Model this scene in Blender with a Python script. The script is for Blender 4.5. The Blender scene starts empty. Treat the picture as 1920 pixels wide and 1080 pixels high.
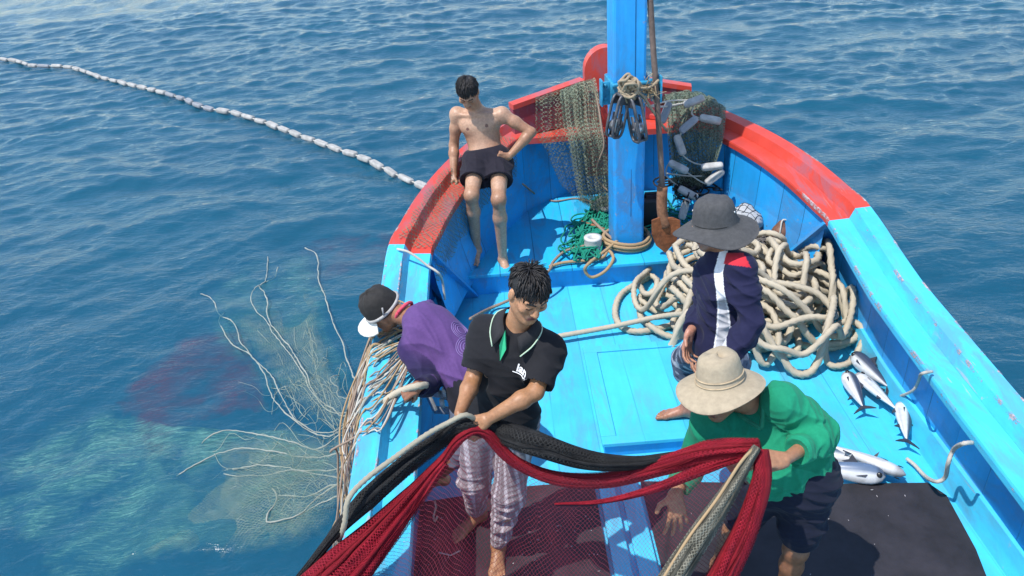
import bpy, bmesh, math, random
import numpy as np
from mathutils import Vector, Matrix
from mathutils.bvhtree import BVHTree

# ------------------------------------------------------------------ camera, sky, sun
C = bpy.context.scene.collection
SC = bpy.context.scene
CAM_H, PITCH, ROLL, FOC = 3.25, math.radians(30.0), math.radians(4.5), 1500.0
_r0 = np.array([1, 0, 0.]); _u0 = np.array([0, math.sin(PITCH), math.cos(PITCH)])
FW = np.array([0, math.cos(PITCH), -math.sin(PITCH)])
RT = math.cos(ROLL) * _r0 - math.sin(ROLL) * _u0
UP = math.sin(ROLL) * _r0 + math.cos(ROLL) * _u0
EYE = np.array([0, 0, CAM_H])
cam_data = bpy.data.cameras.new('camera'); cam = bpy.data.objects.new('camera', cam_data); C.objects.link(cam)
cam_data.sensor_width = 36.0; cam_data.lens = 36.0 * FOC / 1920.0
cam_data.clip_start = 0.05; cam_data.clip_end = 6000
cam.matrix_world = Matrix(((RT[0], UP[0], -FW[0], 0), (RT[1], UP[1], -FW[1], 0), (RT[2], UP[2], -FW[2], CAM_H), (0, 0, 0, 1)))
SC.camera = cam

SUN_DIR = np.array([-0.40, -0.24, 0.95]); SUN_DIR /= np.linalg.norm(SUN_DIR)      # towards the sun: high, off the port quarter
world = bpy.data.worlds.new('World'); SC.world = world; world.use_nodes = True
wn = world.node_tree.nodes; wl = world.node_tree.links
sky = wn.new('ShaderNodeTexSky'); sky.sky_type = 'NISHITA'; sky.sun_disc = False
sky.sun_elevation = math.asin(SUN_DIR[2]); sky.sun_rotation = math.atan2(SUN_DIR[0], SUN_DIR[1])
sky.air_density = 1.2; sky.dust_density = 0.35; sky.ozone_density = 2.2
wl.new(sky.outputs[0], wn['Background'].inputs[0]); wn['Background'].inputs[1].default_value = 0.15
sun_data = bpy.data.lights.new('sun', 'SUN'); sun_data.energy = 3.5; sun_data.angle = math.radians(0.5); sun_data.color = (1.0, 0.96, 0.90)
sun = bpy.data.objects.new('sun', sun_data); C.objects.link(sun)
sun.rotation_euler = Vector((-SUN_DIR[0], -SUN_DIR[1], -SUN_DIR[2])).to_track_quat('-Z', 'Y').to_euler()
SC.view_settings.view_transform = 'Standard'; SC.view_settings.look = 'None'
SC.view_settings.exposure = 0.6; SC.view_settings.gamma = 1.0
SC.cycles.transparent_max_bounces = 24
SC.cycles.max_bounces = 8
SC.cycles.sample_clamp_direct = 3.0; SC.cycles.sample_clamp_indirect = 3.0
SC.cycles.use_denoising = True

# ------------------------------------------------------------------ helpers
def V(*a): return np.array(a, float)
def unit(v): v = np.asarray(v, float); return v / (np.linalg.norm(v) + 1e-12)
def ray(x, y): return (x - 960) / FOC * RT - (y - 540) / FOC * UP + FW
def P(x, y, z):                         # photo pixel -> point at height z
    d = ray(x, y); return EYE + d * (z - CAM_H) / d[2]
def Q(x, y, Y):                         # photo pixel -> point at distance Y ahead
    d = ray(x, y); return EYE + d * (Y / d[1])
def ext(p0, x, y, L, near=True):        # photo pixel -> point at bone length L from p0
    d = ray(x, y); d = d / np.linalg.norm(d); o = EYE - p0
    b = o @ d; c = o @ o - L * L; q = b * b - c
    s = math.sqrt(q) if q > 0 else 0.0
    return EYE + d * (-b - s if near else -b + s)

def tag(o, label=None, cat=None, group=None, kind=None):
    if label: o['label'] = label
    if cat: o['category'] = cat
    if group: o['group'] = group
    if kind: o['kind'] = kind
    return o
def empty(name, loc, label, cat, group=None):
    o = bpy.data.objects.new(name, None); C.objects.link(o); o.location = Vector(loc); o.empty_display_size = 0.1
    return tag(o, label, cat, group)
def origin(o):
    return np.array(o.location) if o is not None else np.zeros(3)
def mesh_obj(name, verts, faces, mat, parent=None, smooth=True, uv=None, col=None, base=None):
    """verts in world coordinates; local to the parent Empty (or to base)"""
    root = parent
    off = np.zeros(3)
    while root is not None:
        off = off + origin(root); root = root.parent
    verts = np.asarray(verts, float)
    loc = np.zeros(3)
    if parent is None and base is not None: loc = np.asarray(base, float); off = loc
    me = bpy.data.meshes.new(name)
    v = verts - off
    if isinstance(faces, np.ndarray):
        n, k = faces.shape
        me.vertices.add(len(v)); me.vertices.foreach_set('co', v.astype(np.float32).ravel())
        me.loops.add(n * k); me.loops.foreach_set('vertex_index', faces.astype(np.int32).ravel())
        me.polygons.add(n); me.polygons.foreach_set('loop_start', np.arange(0, n * k, k, dtype=np.int32))
        me.update(calc_edges=True)
    else:
        me.from_pydata([tuple(p) for p in v], [], faces); me.update()
    me.validate()
    if uv is not None:
        lay = me.uv_layers.new(name='UVMap'); li = np.zeros(len(me.loops), np.int32); me.loops.foreach_get('vertex_index', li)
        lay.data.foreach_set('uv', np.asarray(uv, np.float32)[li].ravel())
    if col is not None:
        a = me.attributes.new('Col', 'FLOAT_COLOR', 'POINT')
        cc = np.ones((len(v), 4), np.float32); cc[:, :3] = col; a.data.foreach_set('color', cc.ravel())
    if smooth: me.polygons.foreach_set('use_smooth', np.ones(len(me.polygons), bool))
    for m in (mat if isinstance(mat, (list, tuple)) else [mat]): me.materials.append(m)
    o = bpy.data.objects.new(name, me); C.objects.link(o)
    o.location = Vector(loc) if parent is None else Vector((0, 0, 0))
    if parent is not None: o.parent = parent
    return o

class MB:                               # collects simple shapes into one mesh
    def __init__(s): s.v = []; s.f = []; s.n = 0; s.uv = []
    def add(s, v, f, uv=None):
        v = np.asarray(v, float); s.v.append(v); s.f += [tuple(i + s.n for i in q) for q in f]; s.n += len(v)
        s.uv.append(np.zeros((len(v), 2)) if uv is None else np.asarray(uv)); return s
    def box(s, c, d, ax=None, bev=0.0):
        """box centre c, size d, rows of ax = local axes; bev = chamfer"""
        ax = np.eye(3) if ax is None else np.asarray(ax); hx, hy, hz = np.asarray(d, float) / 2
        if bev <= 0:
            v = [c + ax.T @ V(i * hx, j * hy, k * hz) for i in (-1, 1) for j in (-1, 1) for k in (-1, 1)]
            return s.add(v, [(0, 1, 3, 2), (4, 6, 7, 5), (0, 4, 5, 1), (2, 3, 7, 6), (0, 2, 6, 4), (1, 5, 7, 3)])
        bm = bmesh.new(); bmesh.ops.create_cube(bm, size=1.0)
        for q in bm.verts: q.co = Vector((q.co.x * 2 * hx, q.co.y * 2 * hy, q.co.z * 2 * hz))
        bmesh.ops.bevel(bm, geom=list(bm.edges), offset=bev, segments=2, affect='EDGES', profile=0.5)
        bm.verts.index_update()
        v = [c + ax.T @ np.array(q.co) for q in bm.verts]; f = [tuple(w.index for w in q.verts) for q in bm.faces]; bm.free()
        return s.add(v, f)
    def tube(s, pts, r, n=8, twist=0.0, lobes=0, depth=0.0, caps=True):
        v, f, uv = tube_geo(pts, r, n, twist, lobes, depth, caps); return s.add(v, f, uv)
    def lathe(s, c, ax, prof, n=20):
        ax = np.asarray(ax); v = []; f = []
        for (r, z) in prof:
            for i in range(n):
                a = 2 * math.pi * i / n; v.append(c + ax.T @ V(r * math.cos(a), r * math.sin(a), z))
        for j in range(len(prof) - 1):
            for i in range(n): f.append((j * n + i, j * n + (i + 1) % n, (j + 1) * n + (i + 1) % n, (j + 1) * n + i))
        return s.add(v, f)
    def build(s, name, mat, parent=None, smooth=True, base=None, col=None):
        return mesh_obj(name, np.vstack(s.v), s.f, mat, parent, smooth, np.vstack(s.uv), col, base)

def resample(pts, step):
    pts = np.asarray(pts, float); d = np.r_[0, np.cumsum(np.linalg.norm(np.diff(pts, axis=0), axis=1))]
    n = max(2, int(d[-1] / step) + 1); t = np.linspace(0, d[-1], n)
    return np.stack([np.interp(t, d, pts[:, i]) for i in range(pts.shape[1])], 1)
def spline(ctrl, step=0.03):            # Catmull-Rom through the control points
    c = np.asarray(ctrl, float); c = np.vstack([2 * c[0] - c[1], c, 2 * c[-1] - c[-2]]); out = []
    for i in range(1, len(c) - 2):
        p0, p1, p2, p3 = c[i - 1], c[i], c[i + 1], c[i + 2]
        m = max(4, int(np.linalg.norm(p2 - p1) / step) + 1)
        for t in np.linspace(0, 1, m, endpoint=False):
            out.append(0.5 * (2 * p1 + (p2 - p0) * t + (2 * p0 - 5 * p1 + 4 * p2 - p3) * t * t + (3 * p1 - p0 - 3 * p2 + p3) * t ** 3))
    out.append(c[-2]); return resample(np.array(out), step)
def tube_geo(pts, r, n=8, twist=0.0, lobes=0, depth=0.0, caps=True):
    pts = np.asarray(pts, float); m = len(pts); r = np.broadcast_to(np.asarray(r, float), (m,))
    t = np.gradient(pts, axis=0); t /= np.linalg.norm(t, axis=1)[:, None] + 1e-12
    nrm = np.zeros((m, 3)); a = np.cross(t[0], [0, 0, 1.]); a = a if np.linalg.norm(a) > 1e-3 else np.cross(t[0], [1., 0, 0]); nrm[0] = unit(a)
    for i in range(1, m):
        q = nrm[i - 1] - t[i] * (nrm[i - 1] @ t[i]); nrm[i] = q / (np.linalg.norm(q) + 1e-9)
    bi = np.cross(t, nrm); s = np.r_[0, np.cumsum(np.linalg.norm(np.diff(pts, axis=0), axis=1))]
    ang = np.arange(n) / n * 2 * math.pi
    rr = r[:, None] * np.ones(n)[None]
    if lobes: rr = rr * (1 + depth * (np.abs(np.cos(lobes / 2 * (ang[None] + twist * s[:, None]))) - 0.6))
    v = pts[:, None] + rr[..., None] * (np.cos(ang)[None, :, None] * nrm[:, None] + np.sin(ang)[None, :, None] * bi[:, None])
    uv = np.stack(np.broadcast_arrays(s[:, None], ang[None] * r[:, None]), -1).reshape(-1, 2)
    i, j = np.meshgrid(np.arange(m - 1), np.arange(n), indexing='ij'); j2 = (j + 1) % n
    f = [tuple(q) for q in np.stack([i * n + j, i * n + j2, (i + 1) * n + j2, (i + 1) * n + j], -1).reshape(-1, 4).tolist()]
    if caps: f += [tuple(range(n))[::-1], tuple((m - 1) * n + k for k in range(n))]
    return v.reshape(-1, 3), f, uv
def sheet(grid, name, mat, parent=None, uv=None, base=None, thick=0.0):
    g = np.asarray(grid, float); a, b = g.shape[:2]
    if uv is None:
        du = np.r_[0, np.cumsum(np.linalg.norm(np.diff(g, axis=0), axis=2).mean(1))]; dv = np.r_[0, np.cumsum(np.linalg.norm(np.diff(g, axis=1), axis=2).mean(0))]
        uv = np.stack(np.meshgrid(du, dv, indexing='ij'), -1)
    i, j = np.meshgrid(np.arange(a - 1), np.arange(b - 1), indexing='ij')
    f = np.stack([i * b + j, (i + 1) * b + j, (i + 1) * b + j + 1, i * b + j + 1], -1).reshape(-1, 4)
    return mesh_obj(name, g.reshape(-1, 3), f, mat, parent, True, np.asarray(uv).reshape(-1, 2), base=base)
def sinnoise(p, freq, seed, n=5):       # smooth pseudo-noise on points, about -1..1
    rs = np.random.RandomState(seed); o = np.zeros(len(p))
    for _ in range(n):
        k = rs.normal(size=p.shape[1]); k *= freq * rs.uniform(.6, 1.5) / np.linalg.norm(k); o += np.sin(p @ k + rs.uniform(0, 6.28))
    return o / math.sqrt(n)

# ------------------------------------------------------------------ materials
def nmat(name):
    m = bpy.data.materials.new(name); m.use_nodes = True; nt = m.node_tree
    return m, nt.nodes, nt.links, nt.nodes['Principled BSDF']
def noise(N, L, scale, detail=4, rough=0.6, vec=None, dist=0.0):
    t = N.new('ShaderNodeTexNoise'); t.inputs['Scale'].default_value = scale; t.inputs['Detail'].default_value = detail
    t.inputs['Roughness'].default_value = rough; t.inputs['Distortion'].default_value = dist
    if vec is not None: L.new(vec, t.inputs['Vector'])
    return t.outputs['Fac']
def ramp(N, L, fac, a, b, ca=(0, 0, 0, 1), cb=(1, 1, 1, 1)):
    r = N.new('ShaderNodeValToRGB'); e = r.color_ramp.elements; e[0].position = a; e[1].position = b
    e[0].color = ca if len(ca) == 4 else (*ca, 1); e[1].color = cb if len(cb) == 4 else (*cb, 1); L.new(fac, r.inputs[0]); return r.outputs[0]
def mixc(N, L, fac, a, b, mode='MIX'):
    m = N.new('ShaderNodeMix'); m.data_type = 'RGBA'; m.blend_type = mode
    for s, x in ((m.inputs[0], fac), (m.inputs[6], a), (m.inputs[7], b)):
        if isinstance(x, (int, float)): s.default_value = x
        elif isinstance(x, (tuple, list)): s.default_value = (*x[:3], 1)
        else: L.new(x, s)
    return m.outputs[2]
def math_(N, L, op, a, b=None):
    m = N.new('ShaderNodeMath'); m.operation = op
    for s, x in ((m.inputs[0], a), (m.inputs[1], b)):
        if x is None: continue
        if isinstance(x, (int, float)): s.default_value = x
        else: L.new(x, s)
    return m.outputs[0]
def bump(N, L, bs, h, strength=0.3, dist=0.01):
    b = N.new('ShaderNodeBump'); b.inputs['Strength'].default_value = strength; b.inputs['Distance'].default_value = dist
    L.new(h, b.inputs['Height']); L.new(b.outputs[0], bs.inputs['Normal']); return b.outputs[0]
def geo_pos(N): return N.new('ShaderNodeNewGeometry').outputs['Position']
def mapping(N, L, vec, sc=(1, 1, 1), rot=(0, 0, 0)):
    m = N.new('ShaderNodeMapping'); m.inputs['Scale'].default_value = sc; m.inputs['Rotation'].default_value = rot; L.new(vec, m.inputs['Vector']); return m.outputs[0]

def paint_mat(name, col, worn=(0.30, 0.27, 0.27), rough=0.38, wear=0.62, planks=None, dirt=0.35, grain=(3, 40, 40), seamk=1.0, stain=.8):
    """brush-painted timber: uneven coat, dirt, chipped spots, optional plank seams (axis, spacing)"""
    m, N, L, b = nmat(name); pos = geo_pos(N)
    big = noise(N, L, 2.2, 5, .65, pos); fine = noise(N, L, 26, 4, .7, pos)
    st = noise(N, L, 1.0, 4, .6, mapping(N, L, pos, grain))
    c = mixc(N, L, ramp(N, L, big, .32, .72), tuple(x * .80 for x in col), tuple(min(1, x * 1.10) for x in col))
    c = mixc(N, L, math_(N, L, 'MULTIPLY', ramp(N, L, st, .45, .75), dirt), c, tuple(x * .55 for x in col))
    spots = math_(N, L, 'MULTIPLY', ramp(N, L, fine, wear, wear + .05), ramp(N, L, noise(N, L, 3.1, 3, .5, pos), .48, .60))
    c = mixc(N, L, spots, c, worn)
    sm = noise(N, L, 1, 5, .7, mapping(N, L, pos, (7.5, 1.6, 4)), .9); sm2 = noise(N, L, .9, 3, .6, pos)
    c = mixc(N, L, math_(N, L, 'MULTIPLY', math_(N, L, 'MULTIPLY', ramp(N, L, sm, .45, .60), ramp(N, L, sm2, .36, .52)), stain), c, tuple(.45 * x + .55 * y for x, y in zip(col, (.13, .14, .20))))
    scr = noise(N, L, 1, 3, .5, mapping(N, L, pos, (60, 5, 30), (0, 0, .5)), .3)
    c = mixc(N, L, math_(N, L, 'MULTIPLY', math_(N, L, 'MULTIPLY', ramp(N, L, scr, .66, .70), ramp(N, L, sm2, .5, .58)), .55), c, worn)
    h = math_(N, L, 'ADD', math_(N, L, 'MULTIPLY', st, .5), math_(N, L, 'MULTIPLY', fine, .4))
    if planks:
        axis, sp, off = planks; sx = N.new('ShaderNodeSeparateXYZ'); L.new(pos, sx.inputs[0])
        wob = math_(N, L, 'MULTIPLY', noise(N, L, 1.3, 2, .5, pos), .03)
        x = math_(N, L, 'ADD', math_(N, L, 'DIVIDE', math_(N, L, 'ADD', sx.outputs[axis], off), sp), wob)
        fr = math_(N, L, 'FRACT', x); d = math_(N, L, 'ABSOLUTE', math_(N, L, 'SUBTRACT', fr, .5))
        seam = ramp(N, L, d, .482, .495)
        br = ramp(N, L, noise(N, L, 1.1, 3, .6, pos), .30, .55)
        seam = math_(N, L, 'MULTIPLY', math_(N, L, 'MULTIPLY', seam, br), seamk)
        c = mixc(N, L, math_(N, L, 'MULTIPLY', seam, .85), c, (0.01, .03, .07)); h = math_(N, L, 'SUBTRACT', h, math_(N, L, 'MULTIPLY', seam, 2.5))
        idn = N.new('ShaderNodeTexWhiteNoise'); idn.noise_dimensions = '1D'; L.new(math_(N, L, 'FLOOR', x), idn.inputs['W'])
        c = mixc(N, L, .22, c, mixc(N, L, idn.outputs['Value'], tuple(v * .6 for v in col), tuple(min(1, v * 1.25) for v in col)))
    L.new(c, b.inputs['Base Color']); L.new(ramp(N, L, fine, .2, .9, (rough * .8,) * 3, (min(1, rough * 1.5),) * 3), b.inputs['Roughness'])
    bump(N, L, b, h, .35, .006); return m
def plain(name, col, rough=.6, var=.25, scale=30, bmp=.2, metal=0, bd=.003):
    m, N, L, b = nmat(name); pos = geo_pos(N); n = noise(N, L, scale, 5, .65, pos)
    L.new(mixc(N, L, ramp(N, L, n, .3, .7), tuple(x * (1 - var) for x in col), tuple(min(1, x * (1 + var)) for x in col)), b.inputs['Base Color'])
    b.inputs['Roughness'].default_value = rough; b.inputs['Metallic'].default_value = metal
    if bmp: bump(N, L, b, n, bmp, bd)
    return m
def rope_mat(name, col, dirt=(.16, .12, .08), scale=(220, 90), rough=.85):
    m, N, L, b = nmat(name); uvn = N.new('ShaderNodeTexCoord').outputs['UV']; pos = geo_pos(N)
    w = N.new('ShaderNodeTexWave'); w.inputs['Scale'].default_value = 1.0; w.inputs['Distortion'].default_value = 1.5; w.inputs['Detail'].default_value = 2
    L.new(mapping(N, L, uvn, (scale[0] * .4, scale[1] * .5, 1), (0, 0, .6)), w.inputs['Vector'])
    n = noise(N, L, 5, 5, .7, pos); f = noise(N, L, 120, 3, .7, pos)
    c = mixc(N, L, ramp(N, L, n, .45, .78), col, mixc(N, L, .45, col, dirt))
    c = mixc(N, L, math_(N, L, 'MULTIPLY', w.outputs['Fac'], .35), c, tuple(x * .55 for x in col))
    L.new(mixc(N, L, math_(N, L, 'MULTIPLY', f, .3), c, tuple(x * .7 for x in col)), b.inputs['Base Color']); b.inputs['Roughness'].default_value = rough
    bump(N, L, b, math_(N, L, 'ADD', w.outputs['Fac'], f), .4, .003); return m
def attr_mat(name, rough=.6, var=.12, scale=40, bmp=.15, bd=.002, sss=0.0, spec=.5, sheen=0):
    """colour regions of a garment or skin come from the mesh's own colour attribute"""
    m, N, L, b = nmat(name); a = N.new('ShaderNodeAttribute'); a.attribute_name = 'Col'; pos = geo_pos(N)
    n = noise(N, L, scale, 5, .65, pos); g = ramp(N, L, n, .3, .7, (1 - var,) * 3, (1 + var,) * 3)
    L.new(mixc(N, L, 1.0, a.outputs['Color'], g, 'MULTIPLY'), b.inputs['Base Color']); b.inputs['Roughness'].default_value = rough
    b.inputs['Specular IOR Level'].default_value = spec
    if sheen: b.inputs['Sheen Weight'].default_value = sheen
    if sss: b.inputs['Subsurface Weight'].default_value = sss; b.inputs['Subsurface Radius'].default_value = (.012, .005, .003); b.inputs['Subsurface Scale'].default_value = .6
    if bmp: bump(N, L, b, n, bmp, bd)
    return m
def net_mat(name, col, cell=.025, line=.16, body=.0, col2=None, clump=.5, rough=.7, nscale=6, trans=.25, fade=0.0):
    """knotted mesh: diamond lattice of twine with see-through holes; body = extra cover where layers gather"""
    m, N, L, b = nmat(name); uvn = N.new('ShaderNodeTexCoord').outputs['UV']; pos = geo_pos(N)
    d = N.new('ShaderNodeTexNoise'); d.inputs['Scale'].default_value = 9; d.inputs['Detail'].default_value = 2; L.new(pos, d.inputs['Vector'])
    va = N.new('ShaderNodeVectorMath'); va.operation = 'MULTIPLY_ADD'; L.new(d.outputs['Color'], va.inputs[0]); va.inputs[1].default_value = (.03, .03, 0); L.new(uvn, va.inputs[2])
    sx = N.new('ShaderNodeSeparateXYZ'); L.new(va.outputs[0], sx.inputs[0])
    def ln(op):
        s = math_(N, L, 'DIVIDE', math_(N, L, op, sx.outputs[0], sx.outputs[1]), cell * 1.41)
        return math_(N, L, 'LESS_THAN', math_(N, L, 'FRACT', s), line)
    lat = math_(N, L, 'MAXIMUM', ln('ADD'), ln('SUBTRACT'))
    n = noise(N, L, nscale, 5, .65, pos, .5)
    extra = math_(N, L, 'MULTIPLY', ramp(N, L, n, .62 - clump * .3, .9 - clump * .25), body)
    al = math_(N, L, 'MINIMUM', math_(N, L, 'ADD', lat, extra), 1.0)
    if fade:            # ragged sheet edges (UV runs 0..1) and overall openness
        su = N.new('ShaderNodeSeparateXYZ'); L.new(uvn, su.inputs[0])
        ed = [math_(N, L, 'SUBTRACT', .5, math_(N, L, 'ABSOLUTE', math_(N, L, 'SUBTRACT', su.outputs[i], .5))) for i in (0, 1)]
        e = math_(N, L, 'MULTIPLY', math_(N, L, 'MINIMUM', ed[0], ed[1]), 3.2)
        al = math_(N, L, 'MULTIPLY', al, math_(N, L, 'MULTIPLY', ramp(N, L, math_(N, L, 'ADD', e, math_(N, L, 'MULTIPLY', math_(N, L, 'SUBTRACT', n, .5), 1.4)), .12, .75), fade))
    c = mixc(N, L, ramp(N, L, noise(N, L, 14, 4, .7, pos), .3, .7), col, col2 or tuple(x * .5 for x in col))
    L.new(c, b.inputs['Base Color']); b.inputs['Roughness'].default_value = rough; L.new(al, b.inputs['Alpha']); b.inputs['Specular IOR Level'].default_value = .25
    return m

M = {}
BLUE_SHADED = (0.02, 0.37, 0.82); BLUE_LIT = (0.055, 0.53, 0.79); RED = (0.62, 0.060, 0.036)  # one blue paint: sunlit decks and shaded uprights get separate colours
M['deck'] = paint_mat('deck_paint', BLUE_LIT, planks=(0, .255, .06), seamk=.45, dirt=.25, grain=(26, 2.2, 20), wear=.68)
M['fore'] = paint_mat('foredeck_paint', (.02, .45, .78), planks=(0, .285, .08), dirt=.25, grain=(26, 2.2, 20), wear=.68)
M['cap'] = paint_mat('rail_paint', (.06, .55, .81), dirt=.2, grain=(20, 2.5, 20), wear=.66, worn=(.42, .36, .38))  # bright sunlit tone of the boat's blue put into the colour
M['red'] = paint_mat('red_paint', RED, dirt=.2, grain=(9, 9, 9), worn=(.4, .2, .18), wear=.66)
M['maroon'] = paint_mat('maroon_paint', (.30, .035, .045), dirt=.3, grain=(12, 12, 12))
M['wall'] = paint_mat('bulwark_paint', BLUE_SHADED, planks=(1, .30, .1), dirt=.3, grain=(14, 14, 2))
M['wallx'] = paint_mat('bow_wall_paint', BLUE_SHADED, planks=(0, .24, .05), dirt=.3, grain=(14, 14, 2))
M['blue_shaded'] = paint_mat('blue_shaded_paint', BLUE_SHADED, dirt=.3, grain=(30, 30, 2))
M['hull'] = paint_mat('hull_paint', (.02, .28, .60), dirt=.4)

# ------------------------------------------------------------------ water
WATER_Z = -0.90
def axis_steps(lo, hi, a, b, d, grow):
    s = list(np.arange(a, b + d / 2, d)); x, st = b, d
    while x < hi: st *= grow; x += st; s.append(x)
    x, st = a, d; pre = []
    while x > lo: st *= grow; x -= st; pre.append(x)
    return np.array(pre[::-1] + s)
def wave_height(X, Y):
    rs = np.random.RandomState(11); Z = np.zeros_like(X); n = 84
    # slow warp keeps the crests from being straight
    wx = X + .5 * np.sin(.31 * Y + .2 * X) + .25 * np.sin(.83 * X - .5 * Y + 1); wy = Y + .5 * np.sin(.27 * X - .11 * Y + 2) + .25 * np.sin(.71 * Y + .6 * X)
    dist = np.hypot(X, Y)
    for i in range(n):
        lam = .17 * (2.6 / .17) ** (i / (n - 1.0)); k = 2 * math.pi / lam
        th = math.radians(100) + rs.normal(0, .55); a = .0033 * lam ** .70 * rs.uniform(.5, 1.3)
        ph = k * (math.cos(th) * wx + math.sin(th) * wy) + rs.uniform(0, 6.28)
        fade = np.clip(1.6 - dist / (lam * 90), 0, 1)
        Z += a * fade * (np.exp(np.sin(ph)) - 1.266)
    return Z
def build_water():
    xs = axis_steps(-2500, 2500, -15, 13, .065, 1.13); ys = axis_steps(-400, 4000, -1, 24, .065, 1.13)
    X, Y = np.meshgrid(xs, ys, indexing='ij')
    amp = .62 + .38 * np.clip((Y - 6) / 6, 0, 1)
    Z = WATER_Z + wave_height(X, Y) * amp
    g = np.stack([X, Y, Z], -1); a, b = X.shape
    i, j = np.meshgrid(np.arange(a - 1), np.arange(b - 1), indexing='ij')
    f = np.stack([i * b + j, (i + 1) * b + j, (i + 1) * b + j + 1, i * b + j + 1], -1).reshape(-1, 4)
    m = bpy.data.materials.new('sea_water'); m.use_nodes = True; N, L = m.node_tree.nodes, m.node_tree.links
    N.remove(N['Principled BSDF']); out = N['Material Output']; pos = geo_pos(N)
    b1 = noise(N, L, 1, 4, .62, mapping(N, L, pos, (5.5, 11, 1), (0, 0, .17)), .6)
    b2 = noise(N, L, 1, 3, .6, mapping(N, L, pos, (17, 34, 1), (0, 0, -.1)), .4)
    bp = N.new('ShaderNodeBump'); bp.inputs['Strength'].default_value = .36; bp.inputs['Distance'].default_value = .05
    L.new(math_(N, L, 'ADD', b1, math_(N, L, 'MULTIPLY', b2, .22)), bp.inputs['Height'])
    fr = N.new('ShaderNodeFresnel'); fr.inputs['IOR'].default_value = 1.333; L.new(bp.outputs[0], fr.inputs['Normal'])
    gl = N.new('ShaderNodeBsdfGlossy'); gl.inputs['Roughness'].default_value = .10; gl.inputs['Color'].default_value = (1, 1, 1, 1); L.new(bp.outputs[0], gl.inputs['Normal'])
    df = N.new('ShaderNodeBsdfDiffuse'); L.new(bp.outputs[0], df.inputs['Normal'])
    big = noise(N, L, .25, 3, .5, pos)
    L.new(mixc(N, L, ramp(N, L, big, .35, .65), (.008, .094, .172), (.010, .114, .194)), df.inputs['Color'])
    tr = N.new('ShaderNodeBsdfTransparent'); tr.inputs['Color'].default_value = (.72, .93, .95, 1)
    m1 = N.new('ShaderNodeMixShader'); m1.inputs[0].default_value = .62; L.new(df.outputs[0], m1.inputs[1]); L.new(tr.outputs[0], m1.inputs[2])
    m2 = N.new('ShaderNodeMixShader'); L.new(fr.outputs[0], m2.inputs[0]); L.new(m1.outputs[0], m2.inputs[1]); L.new(gl.outputs[0], m2.inputs[2])
    L.new(m2.outputs[0], out.inputs['Surface'])
    tag(mesh_obj('sea_water', g.reshape(-1, 3), f, m), kind='structure')
    md = plain('deep_water', (.007, .090, .156), 1.0, .15, .4, 0)
    s = 4000
    tag(mesh_obj('deep_water', [(-s, -s, -60), (s, -s, -60), (s, s, -60), (-s, s, -60)], [(0, 1, 2, 3)], md), kind='structure')
build_water()
# ------------------------------------------------------------------ the boat
BOAT = empty('fishing_boat', (.80, 3.0, 0), 'bright blue wooden fishing boat with red bow rails and a square mast', 'boat')
_by = np.array([-3.0, 1, 2.3, 4, 4.9, 5.2, 5.65, 6.15, 6.69, 6.95, 7.15, 7.25, 7.30])
_bb = np.array([1.50, 1.58, 1.60, 1.62, 1.655, 1.61, 1.505, 1.325, 1.04, .82, .52, .28, .0])
def x0(y): return np.interp(y, [4.0, 7.0], [.80, .93])
def zg(y): return np.interp(y, [-3, 2.3, 3, 4, 4.9, 5.6, 6.2, 7.3], [.58, .60, .625, .68, .745, .82, .875, .97])
def outline():
    """gunwale outer edge from the port quarter round the stem to the starboard quarter"""
    p = [(-b, y) for y, b in zip(_by, _bb)] + [(b, y) for y, b in zip(_by[::-1][1:], _bb[::-1][1:])]
    q = spline([(a, b, 0) for a, b in p], .06)[:, :2]
    q[:, 0] += x0(q[:, 1]); return q
OUT = outline()
_t = np.gradient(OUT, axis=0); _t /= np.linalg.norm(_t, axis=1)[:, None]
for _ in range(6): _t = (np.roll(_t, 1, 0) + np.roll(_t, -1, 0) + _t * 2) / 4; _t[0] = _t[1] = (0, 1); _t[-1] = _t[-2] = (0, -1)
_t /= np.linalg.norm(_t, axis=1)[:, None]
NRM = np.stack([-_t[:, 1], _t[:, 0]], 1)          # outward
ZG = zg(OUT[:, 1])
def sweep(name, prof, mat, sel, closed=True, zfun=None):
    """profile of (outward offset, height above the gunwale line) carried along the selected stretch"""
    i = np.where(sel)[0]; segs = np.split(i, np.where(np.diff(i) > 1)[0] + 1); mb = MB()
    for s in segs:
        if len(s) < 2: continue
        k = len(prof); v = []; f = []
        for a in s:
            for (o, h) in prof: v.append((*(OUT[a] + NRM[a] * o), h(a) if callable(h) else ZG[a] + h))
        n = len(s); kk = k if closed else k - 1
        for r in range(n - 1):
            for c in range(kk): f.append((r * k + c, r * k + (c + 1) % k, (r + 1) * k + (c + 1) % k, (r + 1) * k + c))
        if closed: f += [tuple(range(k))[::-1], tuple((n - 1) * k + c for c in range(k))]
        mb.add(v, f)
    o = mb.build(name, mat, BOAT, smooth=False); return o
Y = OUT[:, 1]; port = OUT[:, 0] < x0(Y)
RB = np.where(port, 4.93, 4.90)
fwd = Y > RB; aft = Y <= RB + .06
strip = [(.0, .075), (-.105, .07), (-.135, .0), (-.135, -.03), (.015, -.05), (.012, .06)]
flat = [(-.1355, -.002), (-.275, -.008), (-.28, -.02), (-.28, -.055), (-.1355, -.05)]
sweep('rail_strip', strip, M['red'], fwd); sweep('rail_strip', strip, M['cap'], aft)
sweep('rail_plank', flat, M['red'], fwd); sweep('rail_plank', flat, M['cap'], aft)
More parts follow.
